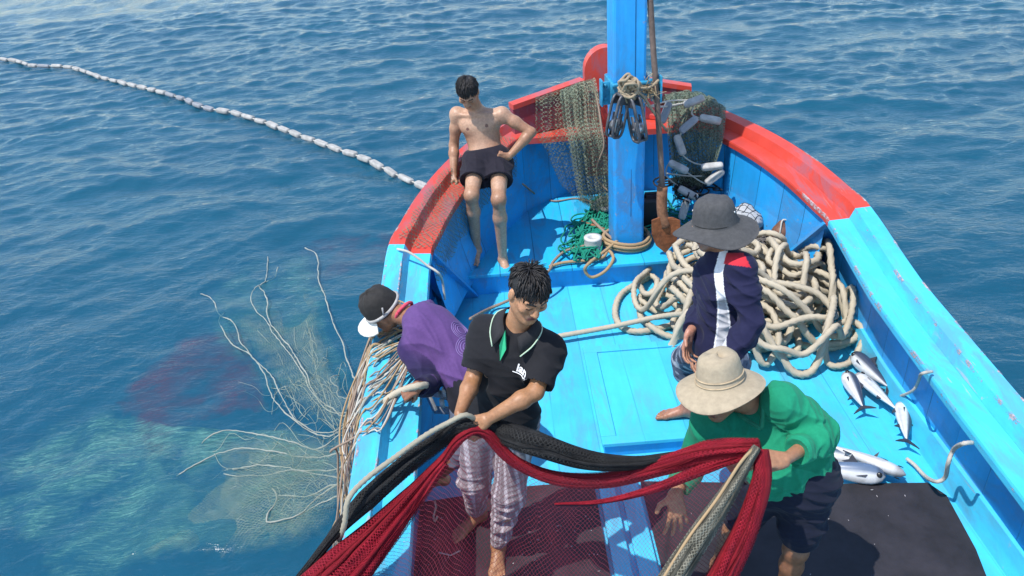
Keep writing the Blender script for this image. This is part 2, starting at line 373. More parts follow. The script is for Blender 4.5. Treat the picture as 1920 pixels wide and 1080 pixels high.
def wear_mat():
    m, N, L, b_ = nmat('bare_worn_edge'); pos = geo_pos(N); n = noise(N, L, 7, 5, .7, pos); f_ = noise(N, L, 40, 3, .7, pos)
    L.new(mixc(N, L, ramp(N, L, f_, .3, .7), (.30, .20, .21), (.46, .42, .43)), b_.inputs['Base Color']); b_.inputs['Roughness'].default_value = .8
    L.new(math_(N, L, 'MULTIPLY', ramp(N, L, n, .52, .60), ramp(N, L, f_, .38, .52)), b_.inputs['Alpha']); return m
WE = wear_mat()
for side in (port, ~port):
    sweep('worn_edge', [(-.098, .0725), (-.1065, .0715), (-.113, .050)], WE, aft & side, closed=False)
    sweep('worn_edge', [(-.268, -.0055), (-.2775, -.0065), (-.2825, -.03)], WE, (Y < 5.6) & side, closed=False)
    sweep('worn_edge', [(-.010, .0765), (.002, .077), (.0165, .035)], WE, (Y < 5.9) & side, closed=False)
dz = lambda a: 0.0
sweep('hull_side', [(.006, -.045), (.03, -.12), (-.02, lambda a: -.3), (-.12, lambda a: -.8), (-.30, lambda a: -1.35), (-.7, lambda a: -1.7)], M['hull'], Y > -9, closed=False)
sweep('rubbing_strake', [(.006, -.10), (.05, -.10), (.05, -.17), (.006, -.17)], M['red'], Y > -9)
main = Y < 5.35; fore = Y > 5.05
sweep('bulwark', [(-.10, -.05), (-.115, lambda a: .10), (-.13, lambda a: -.05)], M['wall'], main, closed=False)
sweep('shelf_plank', [(-.10, lambda a: .0), (-.10, lambda a: .16), (-.135, lambda a: .155), (-.165, lambda a: 0.0)], M['cap'], main)
sweep('bow_lining', [(-.245, -.05), (-.27, lambda a: .45), (-.34, lambda a: .12)], M['wallx'], fore & (Y > 6.35), closed=False)
for side in (port, ~port): sweep('bow_lining', [(-.245, -.05), (-.27, lambda a: .45), (-.34, lambda a: .12)], M['wall'], fore & (Y <= 6.42) & side, closed=False)
# end boards closing the bow lining, leaning aft as they rise
for sg in (-1, 1):
    yb, yt = 5.52, 4.97
    def gx(y, o): return x0(y) + sg * (np.interp(y, _by, _bb) + o)
    v = [(gx(yb, -.34) - sg * .06, yb, 0), (gx(yt, -.28), yt, zg(yt) - .056), (gx(yt, -.06), yt + .02, zg(yt) - .056), (gx(yb, -.10), yb, 0)]
    v = v + [(a, b + .035, c) for a, b, c in v]
    MB().add(v, [(0, 1, 2, 3), (7, 6, 5, 4), (0, 4, 5, 1), (1, 5, 6, 2), (3, 2, 6, 7), (0, 3, 7, 4)]).build('end_board', M['blue_shaded'], BOAT, smooth=False)
# decks: built across the beam between the linings
def deck(name, y0, y1, off, zf, mat, n=24):
    v = []; f = []
    for i in range(n):
        y = y0 + (y1 - y0) * i / (n - 1); h = max(.02, np.interp(y, _by, _bb) + off)
        for t in np.linspace(-1, 1, 9): v.append((x0(y) + t * h, y, zf(y) - .02 * t * t))
    for i in range(n - 1):
        for j in range(8): f.append((i * 9 + j, i * 9 + j + 1, (i + 1) * 9 + j + 1, (i + 1) * 9 + j))
    return mesh_obj(name, v, f, mat, BOAT, smooth=False)
deck('main_deck', -3, 5.60, -.09, lambda y: 0.02, M['deck'])
def fz(y): return .20 + .035 * (y - 5.5)
deck('foredeck', 5.56, 6.98, -.20, fz, M['fore'])
mb = MB(); mb.box(V(.80, 5.575, .095), V(2.72, .05, .19)); mb.build('foredeck_step', M['blue_shaded'], BOAT, smooth=False)
mb = MB(); mb.box(V(.80, 5.565, .193), V(2.74, .11, .03), bev=.006); mb.build('step_nosing', M['fore'], BOAT, smooth=False)
# hatch
hx0, hx1, hy0, hy1 = .45, 1.28, 3.53, 4.53
mb = MB(); mb.box(V((hx0 + hx1) / 2, (hy0 + hy1) / 2, .05), V(hx1 - hx0 - .03, hy1 - hy0 - .03, .098)); mb.build('hatch_coaming', M['blue_shaded'], BOAT, smooth=False)
mb = MB()
for c, d in ((V((hx0 + hx1) / 2, hy0 + .035, .112), V(hx1 - hx0, .07, .026)), (V((hx0 + hx1) / 2, hy1 - .035, .112), V(hx1 - hx0, .07, .026)),
             (V(hx0 + .045, (hy0 + hy1) / 2, .112), V(.09, hy1 - hy0 - .142, .026)), (V(hx1 - .035, (hy0 + hy1) / 2, .112), V(.07, hy1 - hy0 - .142, .026))): mb.box(c, d, bev=.004)
mb.build('hatch_frame', M['deck'], BOAT, smooth=False)
mb = MB(); mb.box(V((hx0 + .09 + hx1 - .07) / 2, (hy0 + hy1) / 2, .106), V(hx1 - hx0 - .164, hy1 - hy0 - .144, .022), bev=.004); mb.build('hatch_cover', M['deck'], BOAT, smooth=False)
# fore-and-aft beams between the mats
mb = MB()
mb.box(V(.435, 1.9, .035), V(.09, 2.9, .045), bev=.006); mb.box(V(.56, 1.9, .03), V(.10, 2.9, .04), bev=.006)
mb.build('deck_beam', M['cap'], BOAT, smooth=False)
# stem post: rounded timber head standing at the bow
def prism(outl, ya, yb):
    n = len(outl); v = [(x, ya, z) for x, z in outl] + [(x, yb, z) for x, z in outl]
    return v, [tuple(range(n)), tuple(range(2 * n - 1, n - 1, -1))] + [(i, n + i, n + (i + 1) % n, (i + 1) % n) for i in range(n)]
sx = .955
arc = [(sx + .185 * math.cos(a), 1.36 + .20 * math.sin(a)) for a in np.linspace(0, math.pi, 15)]
v, f = prism([(sx - .185, .40), (sx + .185, .40)] + arc, 6.88, 7.02); MB().add(v, f).build('stem_post', M['red'], BOAT, smooth=False)
v, f = prism([(sx - .20, .85), (sx + .20, .85), (sx + .20, 1.14), (sx - .20, 1.14)], 6.80, 6.879); MB().add(v, f).build('stem_chock', M['red'], BOAT, smooth=False)
v, f = prism([(sx - .165, 1.142), (sx + .165, 1.142), (sx + .165, 1.21), (sx - .165, 1.21)], 6.80, 6.879); MB().add(v, f).build('stem_chock', M['maroon'], BOAT, smooth=False)
# raised boards either side of the stem
for sg in (-1, 1):
    a = np.array(Q(960, 205, 6.72)) if sg < 0 else np.array(Q(1296, 170, 6.86)); b = V(sx + sg * .19, 6.96, 1.24)
    d = unit(V(b[0] - a[0], b[1] - a[1], 0)); nn = V(-d[1], d[0], 0) * (1 if d[0] > 0 else -1); zb = .90
    v = []
    for p in (a, b):
        for o, z in ((-.035, zb), (-.02, p[2]), (.055, p[2]), (.055, zb)): v.append((p[0] + nn[0] * o, p[1] + nn[1] * o, z))
    MB().add(v, [(0, 1, 2, 3), (7, 6, 5, 4), (0, 4, 5, 1), (1, 5, 6, 2), (2, 6, 7, 3), (3, 7, 4, 0)]).build('bow_board', M['maroon'], BOAT, smooth=False)
    c = [(p[0] + nn[0] * o, p[1] + nn[1] * o, p[2] + h) for p in (a, b) for o, h in ((-.035, .003), (-.035, .045), (.07, .045), (.07, .003))]
    MB().add(c, [(0, 1, 2, 3), (7, 6, 5, 4), (0, 4, 5, 1), (1, 5, 6, 2), (2, 6, 7, 3), (3, 7, 4, 0)]).build('bow_board_cap', M['red'], BOAT, smooth=False)
# fill deck at the very bow between lining and stem (rail level)
mb = MB(); v = [(x0(6.6) - .93, 6.66, .885), (x0(6.6) + .93, 6.66, .885), (x0(7) + .45, 7.12, .90), (x0(7) - .45, 7.12, .90)]
v = v + [(a, b, c - .05) for a, b, c in v]
mb.add(v, [(0, 1, 2, 3), (7, 6, 5, 4), (0, 4, 5, 1), (1, 5, 6, 2), (2, 6, 7, 3), (3, 7, 4, 0)]); mb.build('breasthook', M['red'], BOAT, smooth=False)
# mast with cracks, steel collar
mw, mx, my = .245, .975, 5.86
ax = np.array([[math.cos(.06), math.sin(.06), 0], [-math.sin(.06), math.cos(.06), 0], [0, 0, 1]])
mast = MB(); mast.box(V(mx - .01, my, 2.2), V(mw, .23, 4.0), ax, bev=.02); mast = mast.build('mast', paint_mat('mast_paint', (.02, .36, .82), dirt=.3, grain=(30, 30, 2)), BOAT, smooth=False)  # deeper shaded tone of the boat's blue put into the mast colour
mb = MB()
for k, (dx, za, zb) in enumerate(((.045, 1.55, 3.9), (.02, .5, .9))):
    mb.box(V(mx + dx - .01, my - .1145, (za + zb) / 2), V(.0025, .003, zb - za), ax)
mb.build('crack', plain('crack_dark', (.01, .06, .16), .9, .3, 30, 0), mast)
zc = 1.52; steel = M['steel'] = plain('blue_painted_steel', (.02, .25, .42), .5, .45, 18, .5)
mb = MB()
mb.box(V(mx, my - .135, zc), V(.30, .02, .13), ax, bev=.004); mb.box(V(mx, my + .135, zc), V(.30, .02, .13), ax, bev=.004)
for s in (-1, 1):
    mb.box(V(mx + s * .140, my, zc), V(.02, .25, .13), ax, bev=.004); mb.box(V(mx + s * .185, my - .12, zc - .01), V(.07, .016, .17), ax, bev=.004)
    mb.box(V(mx + s * .215, my - .13, zc + .0), V(.014, .08, .19), ax, bev=.003)
    for dz_ in (-.05, .05): mb.lathe(V(mx + s * .185, my - .128, zc + dz_), np.array([[1, 0, 0], [0, 0, 1], [0, -1, 0]]), [(.014, 0), (.014, .012), (.0, .012)], 8)
mb.box(V(mx, my - .155, zc + .055), V(.28, .03, .02), ax, bev=.004)
mb.build('mast_collar', steel, BOAT)
# ------------------------------------------------------------------ bodies and clothes: blended solids turned into one smooth mesh
class Solid:
    def __init__(s): s.p = []; s.cuts = []
    def cone(s, a, b, ra, rb=None, k=.03, op=1):
        a, b = np.asarray(a, float), np.asarray(b, float); rb = ra if rb is None else rb
        if np.linalg.norm(a - b) < 1e-6: b = a + V(0, 0, 1e-4)
        s.p.append(('c', a, b, ra, rb, k, op)); return s
    def ball(s, c, r, k=.03, op=1): return s.cone(c, np.asarray(c) + V(0, 0, 1e-4), r, r, k, op)
    def ell(s, c, ax, rad, k=.03, op=1): s.p.append(('e', np.asarray(c, float), np.asarray(ax, float), np.asarray(rad, float), None, k, op)); return s
    def cut(s, p, n): s.cuts.append((np.asarray(p, float), unit(n))); return s     # removes what lies on the side n points to
    @staticmethod
    def dist(q, X):
        if q[0] == 'c':
            _, a, b, ra, rb, _, _ = q; ba = b - a; l2 = ba @ ba; pa = X - a; t = np.clip((pa @ ba) / l2, 0, 1)
            return np.linalg.norm(pa - t[..., None] * ba, axis=-1) - (ra + (rb - ra) * t)
        _, c, ax, rad, _, _, _ = q; l = (X - c) @ ax.T; k0 = np.linalg.norm(l / rad, axis=-1); k1 = np.linalg.norm(l / rad ** 2, axis=-1)
        return k0 * (k0 - 1) / (k1 + 1e-9)
    def mesh(s, h):
        lo = np.full(3, 1e9); hi = np.full(3, -1e9); bb = []
        for q in s.p:
            if q[0] == 'c': r = max(q[3], q[4]); a = np.minimum(q[1], q[2]) - r; b = np.maximum(q[1], q[2]) + r
            else: e = np.abs(q[2].T) @ q[3]; a, b = q[1] - e, q[1] + e
            bb.append((a, b))
            if q[6] > 0: lo = np.minimum(lo, a); hi = np.maximum(hi, b)
        lo -= 4 * h + .045; hi += 4 * h + .045; n = np.ceil((hi - lo) / h).astype(int) + 1
        D = np.full(n, .2, np.float32)
        ax_ = [lo[i] + h * np.arange(n[i]) for i in range(3)]
        for q, (a, b) in zip(s.p, bb):
            k = q[5]; m = k + 3 * h
            i0 = np.clip(np.floor((a - m - lo) / h).astype(int), 0, n - 1); i1 = np.clip(np.ceil((b + m - lo) / h).astype(int) + 1, 1, n)
            if np.any(i1 <= i0): continue
            sl = tuple(slice(i0[i], i1[i]) for i in range(3))
            X = np.stack(np.meshgrid(*[ax_[i][sl[i]] for i in range(3)], indexing='ij'), -1)
            d = s.dist(q, X); o = D[sl]
            if q[6] > 0: hh = np.maximum(k - np.abs(o - d), 0) / k; D[sl] = np.minimum(o, d) - hh * hh * k / 4
            else: d = -d; hh = np.maximum(k - np.abs(o - d), 0) / k; D[sl] = np.maximum(o, d) + hh * hh * k / 4
        for p, nn in s.cuts:
            pl = ((ax_[0] - p[0]) * nn[0])[:, None, None] + ((ax_[1] - p[1]) * nn[1])[None, :, None] + ((ax_[2] - p[2]) * nn[2])[None, None, :]
            D = np.maximum(D, pl.astype(np.float32))
        return surface_nets(D, lo, h)
def surface_nets(D, lo, h):
    S = D < 0; a = S.astype(np.uint8)
    c = sum(a[i:a.shape[0] - 1 + i, j:a.shape[1] - 1 + j, k:a.shape[2] - 1 + k] for i in (0, 1) for j in (0, 1) for k in (0, 1))
    act = (c > 0) & (c < 8); idx = np.full(act.shape, -1, np.int64); I = np.argwhere(act); idx[act] = np.arange(len(I))
    corner = [(i, j, k) for i in (0, 1) for j in (0, 1) for k in (0, 1)]
    vals = np.stack([D[I[:, 0] + i, I[:, 1] + j, I[:, 2] + k] for i, j, k in corner], 1)
    acc = np.zeros((len(I), 3)); cnt = np.zeros(len(I))
    for p in range(8):
        for q in range(p + 1, 8):
            dp = np.array(corner[q]) - np.array(corner[p])
            if np.abs(dp).sum() != 1: continue
            m = (vals[:, p] < 0) != (vals[:, q] < 0); t = vals[m, p] / (vals[m, p] - vals[m, q])
            acc[m] += np.array(corner[p]) + t[:, None] * dp; cnt[m] += 1
    v = lo + h * (I + acc / cnt[:, None]); F = []
    for ax in range(3):
        sl0 = [slice(1, -1)] * 3; sl1 = [slice(1, -1)] * 3; sl0[ax] = slice(0, -1); sl1[ax] = slice(1, None)
        A = S[tuple(sl0)]; B = S[tuple(sl1)]; E = np.argwhere(A != B)
        if not len(E): continue
        o = np.ones(3, int); o[ax] = 0; G = E + o; fl = A[tuple(E.T)]
        u, w = (ax + 1) % 3, (ax + 2) % 3; du = np.zeros(3, int); du[u] = 1; dw = np.zeros(3, int); dw[w] = 1
        q = np.stack([idx[tuple((G - du - dw).T)], idx[tuple((G - dw).T)], idx[tuple(G.T)], idx[tuple((G - du).T)]], 1)
        q[~fl] = q[~fl][:, ::-1]; F.append(q)
    F = np.vstack(F); F = F[(F >= 0).all(1)]
    return v, F
def vnormals(v, f):
    n = np.cross(v[f[:, 2]] - v[f[:, 0]], v[f[:, 3]] - v[f[:, 1]]); o = np.zeros_like(v)
    for k in range(4): np.add.at(o, f[:, k], n)
    return o / (np.linalg.norm(o, axis=1)[:, None] + 1e-12)
def relax(v, f, it=2):
    for _ in range(it):
        c = v[f].mean(1); o = np.zeros_like(v); k = np.zeros(len(v))
        for j in range(4): np.add.at(o, f[:, j], c); np.add.at(k, f[:, j], 1)
        v = v * .4 + .6 * o / np.maximum(k, 1)[:, None]
    return v
def folds(v, n, amp, seed, axis=None, wl=.07):
    """cloth creases: ridged waves running across the given direction"""
    rs = np.random.RandomState(seed); o = np.zeros(len(v)); warp = np.stack([sinnoise(v, 9, seed + i) for i in range(3)], 1) * .035
    p = v + warp
    for i in range(5):
        k = rs.normal(size=3)
        if axis is not None: k = k * .55 + np.asarray(axis) * rs.choice([-1, 1]) * 1.4
        k = k / np.linalg.norm(k) * 2 * math.pi / (wl * rs.uniform(.7, 1.7))
        o += (1 - np.abs(np.sin(p @ k / 2 + rs.uniform(0, 6.28)))) ** 2.0 * rs.uniform(.5, 1)
    mask = np.clip(.55 + .6 * sinnoise(v, 11, seed + 9), 0, 1)
    return v + n * ((o / 2.2 - .42) * mask * amp * 1.45 + sinnoise(v, 26, seed + 5) * .0025)[:, None]

def solid_obj(name, sol, mat, parent, h=.0055, colf=(.5, .5, .5), it=1, fold=None):
    v, f = sol.mesh(h); v = relax(v, f, it)
    if fold:
        fd = np.ones(len(v))
        for q, nn in sol.cuts: fd = np.minimum(fd, np.abs((v - q) @ nn) / .035)
        for q in sol.p:
            if q[6] < 0: fd = np.minimum(fd, np.abs(sol.dist(q, v)) / .035)
        w = folds(v, vnormals(v, f), *fold); v = v + (w - v) * np.clip(fd, .08, 1)[:, None]
    col = np.tile(np.asarray(colf, float), (len(v), 1)) if not callable(colf) else colf(v)
    return mesh_obj(name, v, f, mat, parent, True, col=col)

def basis(fwd, up):
    f = unit(fwd); u = unit(np.asarray(up) - f * (np.asarray(up) @ f)); l = np.cross(u, f); return l, f, u      # left, forward, up
def add_head(s, hc, fwd, up, k=1.0):
    l, f, u = basis(fwd, up); A = np.array([l, f, u])
    def p(a, b, c): return hc + k * (l * a + f * b + u * c)
    s.ell(p(0, -.012, .028), A, V(.074, .094, .092) * k, .02)
    s.ell(p(0, .022, -.032), A, V(.060, .066, .084) * k, .03)
    s.ball(p(0, .066, -.096), .024 * k, .03)
    for q in (-1, 1):
        s.cone(p(q * .050, .0, -.055), p(q * .012, .064, -.098), .022 * k, .019 * k, .025)
        s.ball(p(q * .044, .066, -.018), .022 * k, .02)
        s.cone(p(q * .012, .090, .030), p(q * .046, .074, .030), .012 * k, .011 * k, .014)
        s.ball(p(q * .030, .105, .006), .015 * k, .010, -1)
        s.ball(p(q * .031, .080, .004), .0145 * k, .006)
        s.ell(p(q * .079, -.006, -.006), A, V(.010, .021, .033) * k, .008)
    s.cone(p(0, .090, .018), p(0, .110, -.026), .009 * k, .0125 * k, .012)
    for q in (-1, 1): s.ball(p(q * .013, .098, -.030), .0095 * k, .010)
    s.cone(p(-.018, .088, -.058), p(.018, .088, -.058), .0085 * k, None, .008); s.cone(p(-.015, .086, -.070), p(.015, .086, -.070), .009 * k, None, .008)
def paint_head(v, col, hc, fwd, up, k=1.0, brow=(.02, .014, .01), lip=(.26, .09, .07)):
    l, f, u = basis(fwd, up); q = (v - hc) / k; a, b, c = q @ l, q @ f, q @ u; front = b > .055
    near = (np.linalg.norm(q, axis=1) < .16)
    m = near & front & (np.abs(np.abs(a) - .031) < .020) & (np.abs(c - (.033 - .12 * np.abs(np.abs(a) - .028))) < .0055); col[m] = brow
    m = near & front & (np.abs(np.abs(a) - .031) < .0145) & (np.abs(c - .002) < .0042); col[m] = (.035, .02, .015)
    m = near & front & (np.abs(a) < .024) & (np.abs(c + .064) < .011); col[m] = lip
    m = near & front & (np.abs(a) < .021) & (np.abs(c + .0645) < .0026); col[m] = (.05, .018, .015)
    m = near & front & (np.abs(np.abs(a) - .011) < .0055) & (np.abs(c + .037) < .004); col[m] = (.06, .025, .018)
    return col
def add_hand(s, w, d, n, side, curl=(35, 30, 25), spread=6, thumb=(.55, .75, .25), sc=1.0):
    """w wrist, d towards the fingers, n the way the palm faces, side +1 when the thumb lies along cross(n, d)"""
    d = unit(d); n = unit(np.asarray(n) - d * (np.asarray(n) @ d)); l = np.cross(n, d) * side
    offs = (.030, .010, -.010, -.028); kl = (.088, .091, .087, .078); ln = ((.042, .026, .020), (.046, .030, .021), (.043, .027, .020), (.034, .021, .018))
    for o, b in zip(offs, kl):
        s.cone(w + l * o * .55 * sc, w + (l * o + d * b) * sc, .0135 * sc, .0105 * sc, .012)
    s.cone(w + (d * .02) * sc, w + (d * .05 + n * .004) * sc, .017 * sc, .016 * sc, .012)
    for i, (o, b, L) in enumerate(zip(offs, kl, ln)):
        p = w + (l * o + d * b) * sc; a = 0; sp = math.radians(spread * (1.5 - i)); dd = d * math.cos(sp) + l * math.sin(sp); r = .0092 if i < 3 else .0082
        for j, q in enumerate(L):
            a += math.radians(curl[j] * (1 + .10 * i)); e = p + (dd * math.cos(a) + n * math.sin(a)) * q * sc
            s.cone(p, e, r * sc, (r - .0008) * sc, .004); r -= .0008; p = e
    b0 = w + (d * .018 + l * .022) * sc; t = unit(d * thumb[0] + l * thumb[1] + n * thumb[2]); b1 = b0 + t * .048 * sc
    t2 = unit(d * (thumb[0] + .35) + l * thumb[1] * .45 + n * thumb[2] * 1.3); b2 = b1 + t2 * .032 * sc
    s.cone(b0, b1, .0145 * sc, .0110 * sc, .012); s.cone(b1, b2, .0108 * sc, .0095 * sc, .004)
def add_foot(s, an, fwd, up=V(0, 0, 1), side=1, sc=1.0):
    """an = ankle joint about 7 cm above the sole; side +1 = big toe along cross(up, fwd)"""
    l, f, u = basis(fwd, up); l = l * side
    def p(a, b, c): return an + sc * (l * a + f * b + u * c)
    s.ball(p(0, -.035, -.040), .030 * sc, .03); s.cone(p(0, -.005, -.010), p(.004, .085, -.046), .036 * sc, .022 * sc, .03)
    s.cone(p(0, -.03, -.045), p(-.022, .10, -.054), .024 * sc, .016 * sc, .03); s.cone(p(.006, .05, -.04), p(.022, .125, -.053), .022 * sc, .017 * sc, .025)
    s.cone(p(-.022, .10, -.056), p(.022, .125, -.055), .014 * sc, .016 * sc, .02)
    for i, (o, b, e, r) in enumerate(((.026, .130, .175, .0125), (.006, .130, .172, .0088), (-.010, .124, .163, .0082), (-.023, .114, .150, .0078), (-.035, .102, .135, .0074))):
        s.cone(p(o, b, -.056), p(o * 1.12, e, -.060), r * sc, r * .92 * sc, .004)
def add_leg(s, hip, kn, an, k=1.0, inf=0.0):
    s.cone(hip, kn, (.082 + inf) * k, (.052 + inf) * k, .04); b = hip + (kn - hip) * .35
    s.ball(kn, (.052 + inf) * k, .03)
    mid = kn + (an - kn) * .30; s.cone(kn, mid, (.048 + inf) * k, (.052 + inf) * k, .03); s.cone(mid, an, (.052 + inf) * k, (.034 + inf) * k, .03)
def add_arm(s, sh, el, wr, k=1.0, inf=0.0):
    m = sh + (el - sh) * .45; kb = .03 if inf == 0 else .05
    s.ball(sh, (.052 + inf * .6) * k, .03); s.cone(sh, m, (.046 + inf) * k, (.043 + inf) * k, kb); s.cone(m, el, (.043 + inf) * k, (.036 + inf) * k, .03)
    m2 = el + (wr - el) * .28; s.cone(el, m2, (.036 + inf) * k, (.039 + inf) * k, .02); s.cone(m2, wr, (.039 + inf) * k, (.0255 + inf) * k, .02)
def torso_frame(J):
    u = unit(J['neck'] - J['pel']); l = J['shL'] - J['shR']; l = unit(l - u * (l @ u)); f = np.cross(l, u); return l, f, u
def add_torso(s, J, inf=0.0, k=1.0, belly=0.0, hips=True):
    l, f, u = torso_frame(J); A = np.array([l, f, u]); L = np.linalg.norm(J['neck'] - J['pel']); o = J['pel']; sp = J.get('bend', 0) * f
    def p(t): return o + u * (L * t) - sp * math.sin(math.pi * t)
    s.ell(p(.66) + f * .004, A, (V(.150, .102, L * .36) + inf) * k, .06)
    s.ell(p(.34), A, (V(.132, .094 + belly, L * .34) + inf) * k, .06)
    if hips: s.ell(p(.0), A, (V(.150, .108, .125) + inf) * k, .06)
    mid = (J['shL'] + J['shR']) / 2
    for q, e in (('shL', 1), ('shR', -1)):
        s.cone(J['neck'] - u * .045 * k, J[q] + u * .005, (.050 + inf * .7) * k, (.044 + inf * .7) * k, .04)
        s.cone(p(.72) + l * e * .075, J[q] - u * .03, (.072 + inf * .7) * k, (.046 + inf * .7) * k, .04)
        s.ell(p(.70) + l * e * .070 + f * .070, A, (V(.075, .035, .060) + inf * .6) * k, .04)
    return p, A
def add_neck(s, J, r=.054):
    s.cone(J['neck'] - unit(J['head'] - J['neck']) * .05, J['head'] - unit(J['head'] - J['neck']) * .03, r * 1.08, r, .035)
def up_axes(up, fwd):
    u = unit(up); f = unit(np.asarray(fwd) - u * (np.asarray(fwd) @ u)); return np.cross(u, f), f, u
def lathe_hat(name, parent, mat, c, ax, crown, brim, n=48, wob=None, thick=.004):
    """soft cap: profile (radius, height) from the crown's top to the brim's edge, ovalled and wavy, with an inner skin"""
    prof = crown + brim; v = []; f = []; m = len(prof)
    for side in (0, 1):
        for j, (r, z) in enumerate(prof):
            for i in range(n):
                a = 2 * math.pi * i / n; t = j / (m - 1); dz = wob(a, j, r) if wob else 0.0
                rr = max(r - side * thick * .7, 0.0004); v.append(c + ax.T @ V(rr * .95 * math.cos(a), rr * 1.09 * math.sin(a), z + dz - side * thick))
    for j in range(m - 1):
        for i in range(n):
            q = (j * n + i, j * n + (i + 1) % n, (j + 1) * n + (i + 1) % n, (j + 1) * n + i); f.append(q[::-1]); f.append(tuple(x + m * n for x in q))
    for i in range(n): f.append(((m - 1) * n + i, (m - 1) * n + (i + 1) % n, 2 * m * n - n + (i + 1) % n, 2 * m * n - n + i))
    return mesh_obj(name, np.array(v), f, mat, parent)
def hair_solid(hc, fwd, up, k=1.0, seed=1, tufts=90, tl=.03, low=-.02, front=.055, side=.0, spike=.5, back=-.07, hat=None):
    l, f, u = basis(fwd, up); A = np.array([l, f, u]); s = Solid(); rs = np.random.RandomState(seed)
    s.ell(hc + k * (-.014 * f + .034 * u), A, V(.083, .101, .097) * k, .02)
    s.cut(hc + k * (f * front + u * .055), unit(f * .92 - u * .5))
    s.cut(hc + k * (u * low - f * .02), unit(-u + f * .35))
    if hat is not None: s.cut(hc + hat * .022, hat)
    done = 0
    while done < tufts:
        d = rs.normal(size=3); d /= np.linalg.norm(d); q = V(d @ l, d @ f, d @ u); pt = hc + k * (-.014 * f + .034 * u) + k * (l * d[0] * .080 + f * d[1] * .098 + u * d[2] * .094)
        if d[2] < -.25 + .8 * max(d[1], 0): continue
        if d[1] > .55 and d[2] < .35: continue
        out = l * d[0] + f * d[1] + u * d[2]; crown = unit(u * .8 - f * .55); flow = out - crown; flow = flow - out * (flow @ out); flow = unit(flow + f * .35 * (d[1] > 0) + rs.normal(size=3) * .35)
        t = unit(flow + out * (spike * rs.uniform(.3, 1.2)) - u * .15); ln_ = tl * rs.uniform(.6, 1.3) * k
        s.cone(pt - t * .012 - out * .004, pt + t * ln_ * .55, .0115, .0085, .005); s.cone(pt + t * ln_ * .55, pt + t * ln_ - out * .006, .0085, .0020, .004); done += 1
    return s
def hair_obj(R, hc, fwd, up, k=1.0, seed=1, n=900, length=.05, lift=.25, low=-.02, front=.062, fringe=.3, wild=.3):
    """short straight hair: a close cap plus many fine tapering locks that follow the scalp from the crown"""
    l, f, u = basis(fwd, up); rs = np.random.RandomState(seed); v, q = hair_solid(hc, fwd, up, k * .985, seed, 0, 0, low, front).mesh(.005); v = relax(v, q, 1)
    mb = MB(); mb.add(v, q.tolist()); o = hc + k * (-.014 * f + .034 * u); R3 = V(.083, .101, .097) * k; done = 0
    clump = [(unit(rs.normal(size=3)), rs.normal(size=3)) for _ in range(60)]
    while done < n:
        d = rs.normal(size=3); d /= np.linalg.norm(d)
        if d[2] < -.10 + .42 * max(d[1], 0) * (d[1] > .3) or (d[1] > .5 and d[2] < .36): continue
        P0 = lambda d_: o + l * d_[0] * R3[0] + f * d_[1] * R3[1] + u * d_[2] * R3[2]
        out = l * d[0] + f * d[1] + u * d[2]; crown = unit(u * .85 - f * .5); c = min(clump, key=lambda t: -t[0] @ d)[1]
        flow = out - crown; flow = unit(flow - out * (flow @ out) + f * fringe * (d[1] > -.1) + (l * c[0] + f * c[1] * .5) * wild)
        L_ = length * k * rs.uniform(.65, 1.25) * (.75 if d[2] < .2 else 1); up_ = lift * max(0.05, d[2]) * rs.uniform(.4, 1.6); p0 = P0(d) - out * .004; pts = [p0]; dirn = unit(flow + out * up_)
        for s_ in range(4): p0 = p0 + dirn * L_ / 4; pts.append(p0); w = p0 - o; rr = np.linalg.norm(V(w @ l, w @ f, w @ u) / R3); dirn = unit(dirn - unit(w) * (.30 if rr > 1.02 else -.05) * (1.2 - up_) - u * .08)
        mb.tube(pts, [.0030, .0032, .0028, .0020, .0006], 4); done += 1
    return mb.build('hair', HAIR, R)
EYELET = plain('eyelet_metal', (.6, .6, .6), .3, .1, 30, 0, .8)
SKIN = attr_mat('skin', .47, .20, 60, .25, .002, sss=.10, spec=.5)
CLOTH = attr_mat('cloth', .85, .10, 60, .12, .0015, spec=.2, sheen=.05)
HAIR = plain('black_hair', (.011, .009, .009), .52, .4, 220, .4, 0, .002)
def tan(v, base, dark, zones, seed=0):
    c = np.tile(np.asarray(base, float), (len(v), 1)); w = np.zeros(len(v))
    for p, r in zones: w = np.maximum(w, np.clip(1.4 - np.linalg.norm(v - p, axis=1) / r, 0, 1))
    c = c * (1 - w[:, None]) + np.asarray(dark) * w[:, None]
    n = sinnoise(v, 34, 3 + seed) * .07 + sinnoise(v, 10, 5 + seed) * .09 + sinnoise(v, 110, 8 + seed) * .04
    return c * (1 + n[:, None] * V(.7, 1, 1.1))
def seg_dist(v, a, b):
    ba = b - a; t = np.clip(((v - a) @ ba) / (ba @ ba), 0, 1); return np.linalg.norm(v - a - t[:, None] * ba, axis=1), t
def bones(name, J):
    if not DEBUG: return
    print('BONES', name, {k: np.round(v, 2).tolist() for k, v in J.items() if isinstance(v, np.ndarray)})
    for q in 'neck-pel neck-head neck-shR neck-shL shR-elR elR-wrR shL-elL elL-wrL hipR-knR knR-anR hipL-knL knL-anL'.split():
        a, b = q.split('-')
        if a in J and b in J: print('   ', q, round(float(np.linalg.norm(J[a] - J[b])), 3), end='')
    print()
DEBUG = False
def ik(J, q, pole, la=.40, lb=.40):
    h, a = J['hip' + q], J['an' + q]; d = a - h; L = np.linalg.norm(d)
    if L >= la + lb - .012: lb = la = L / 2 + .006
    t = (la * la - lb * lb + L * L) / (2 * L); r = math.sqrt(max(la * la - t * t, 0)); d = d / L; pole = np.asarray(pole, float); J['kn' + q] = h + d * t + unit(pole - d * (pole @ d)) * r

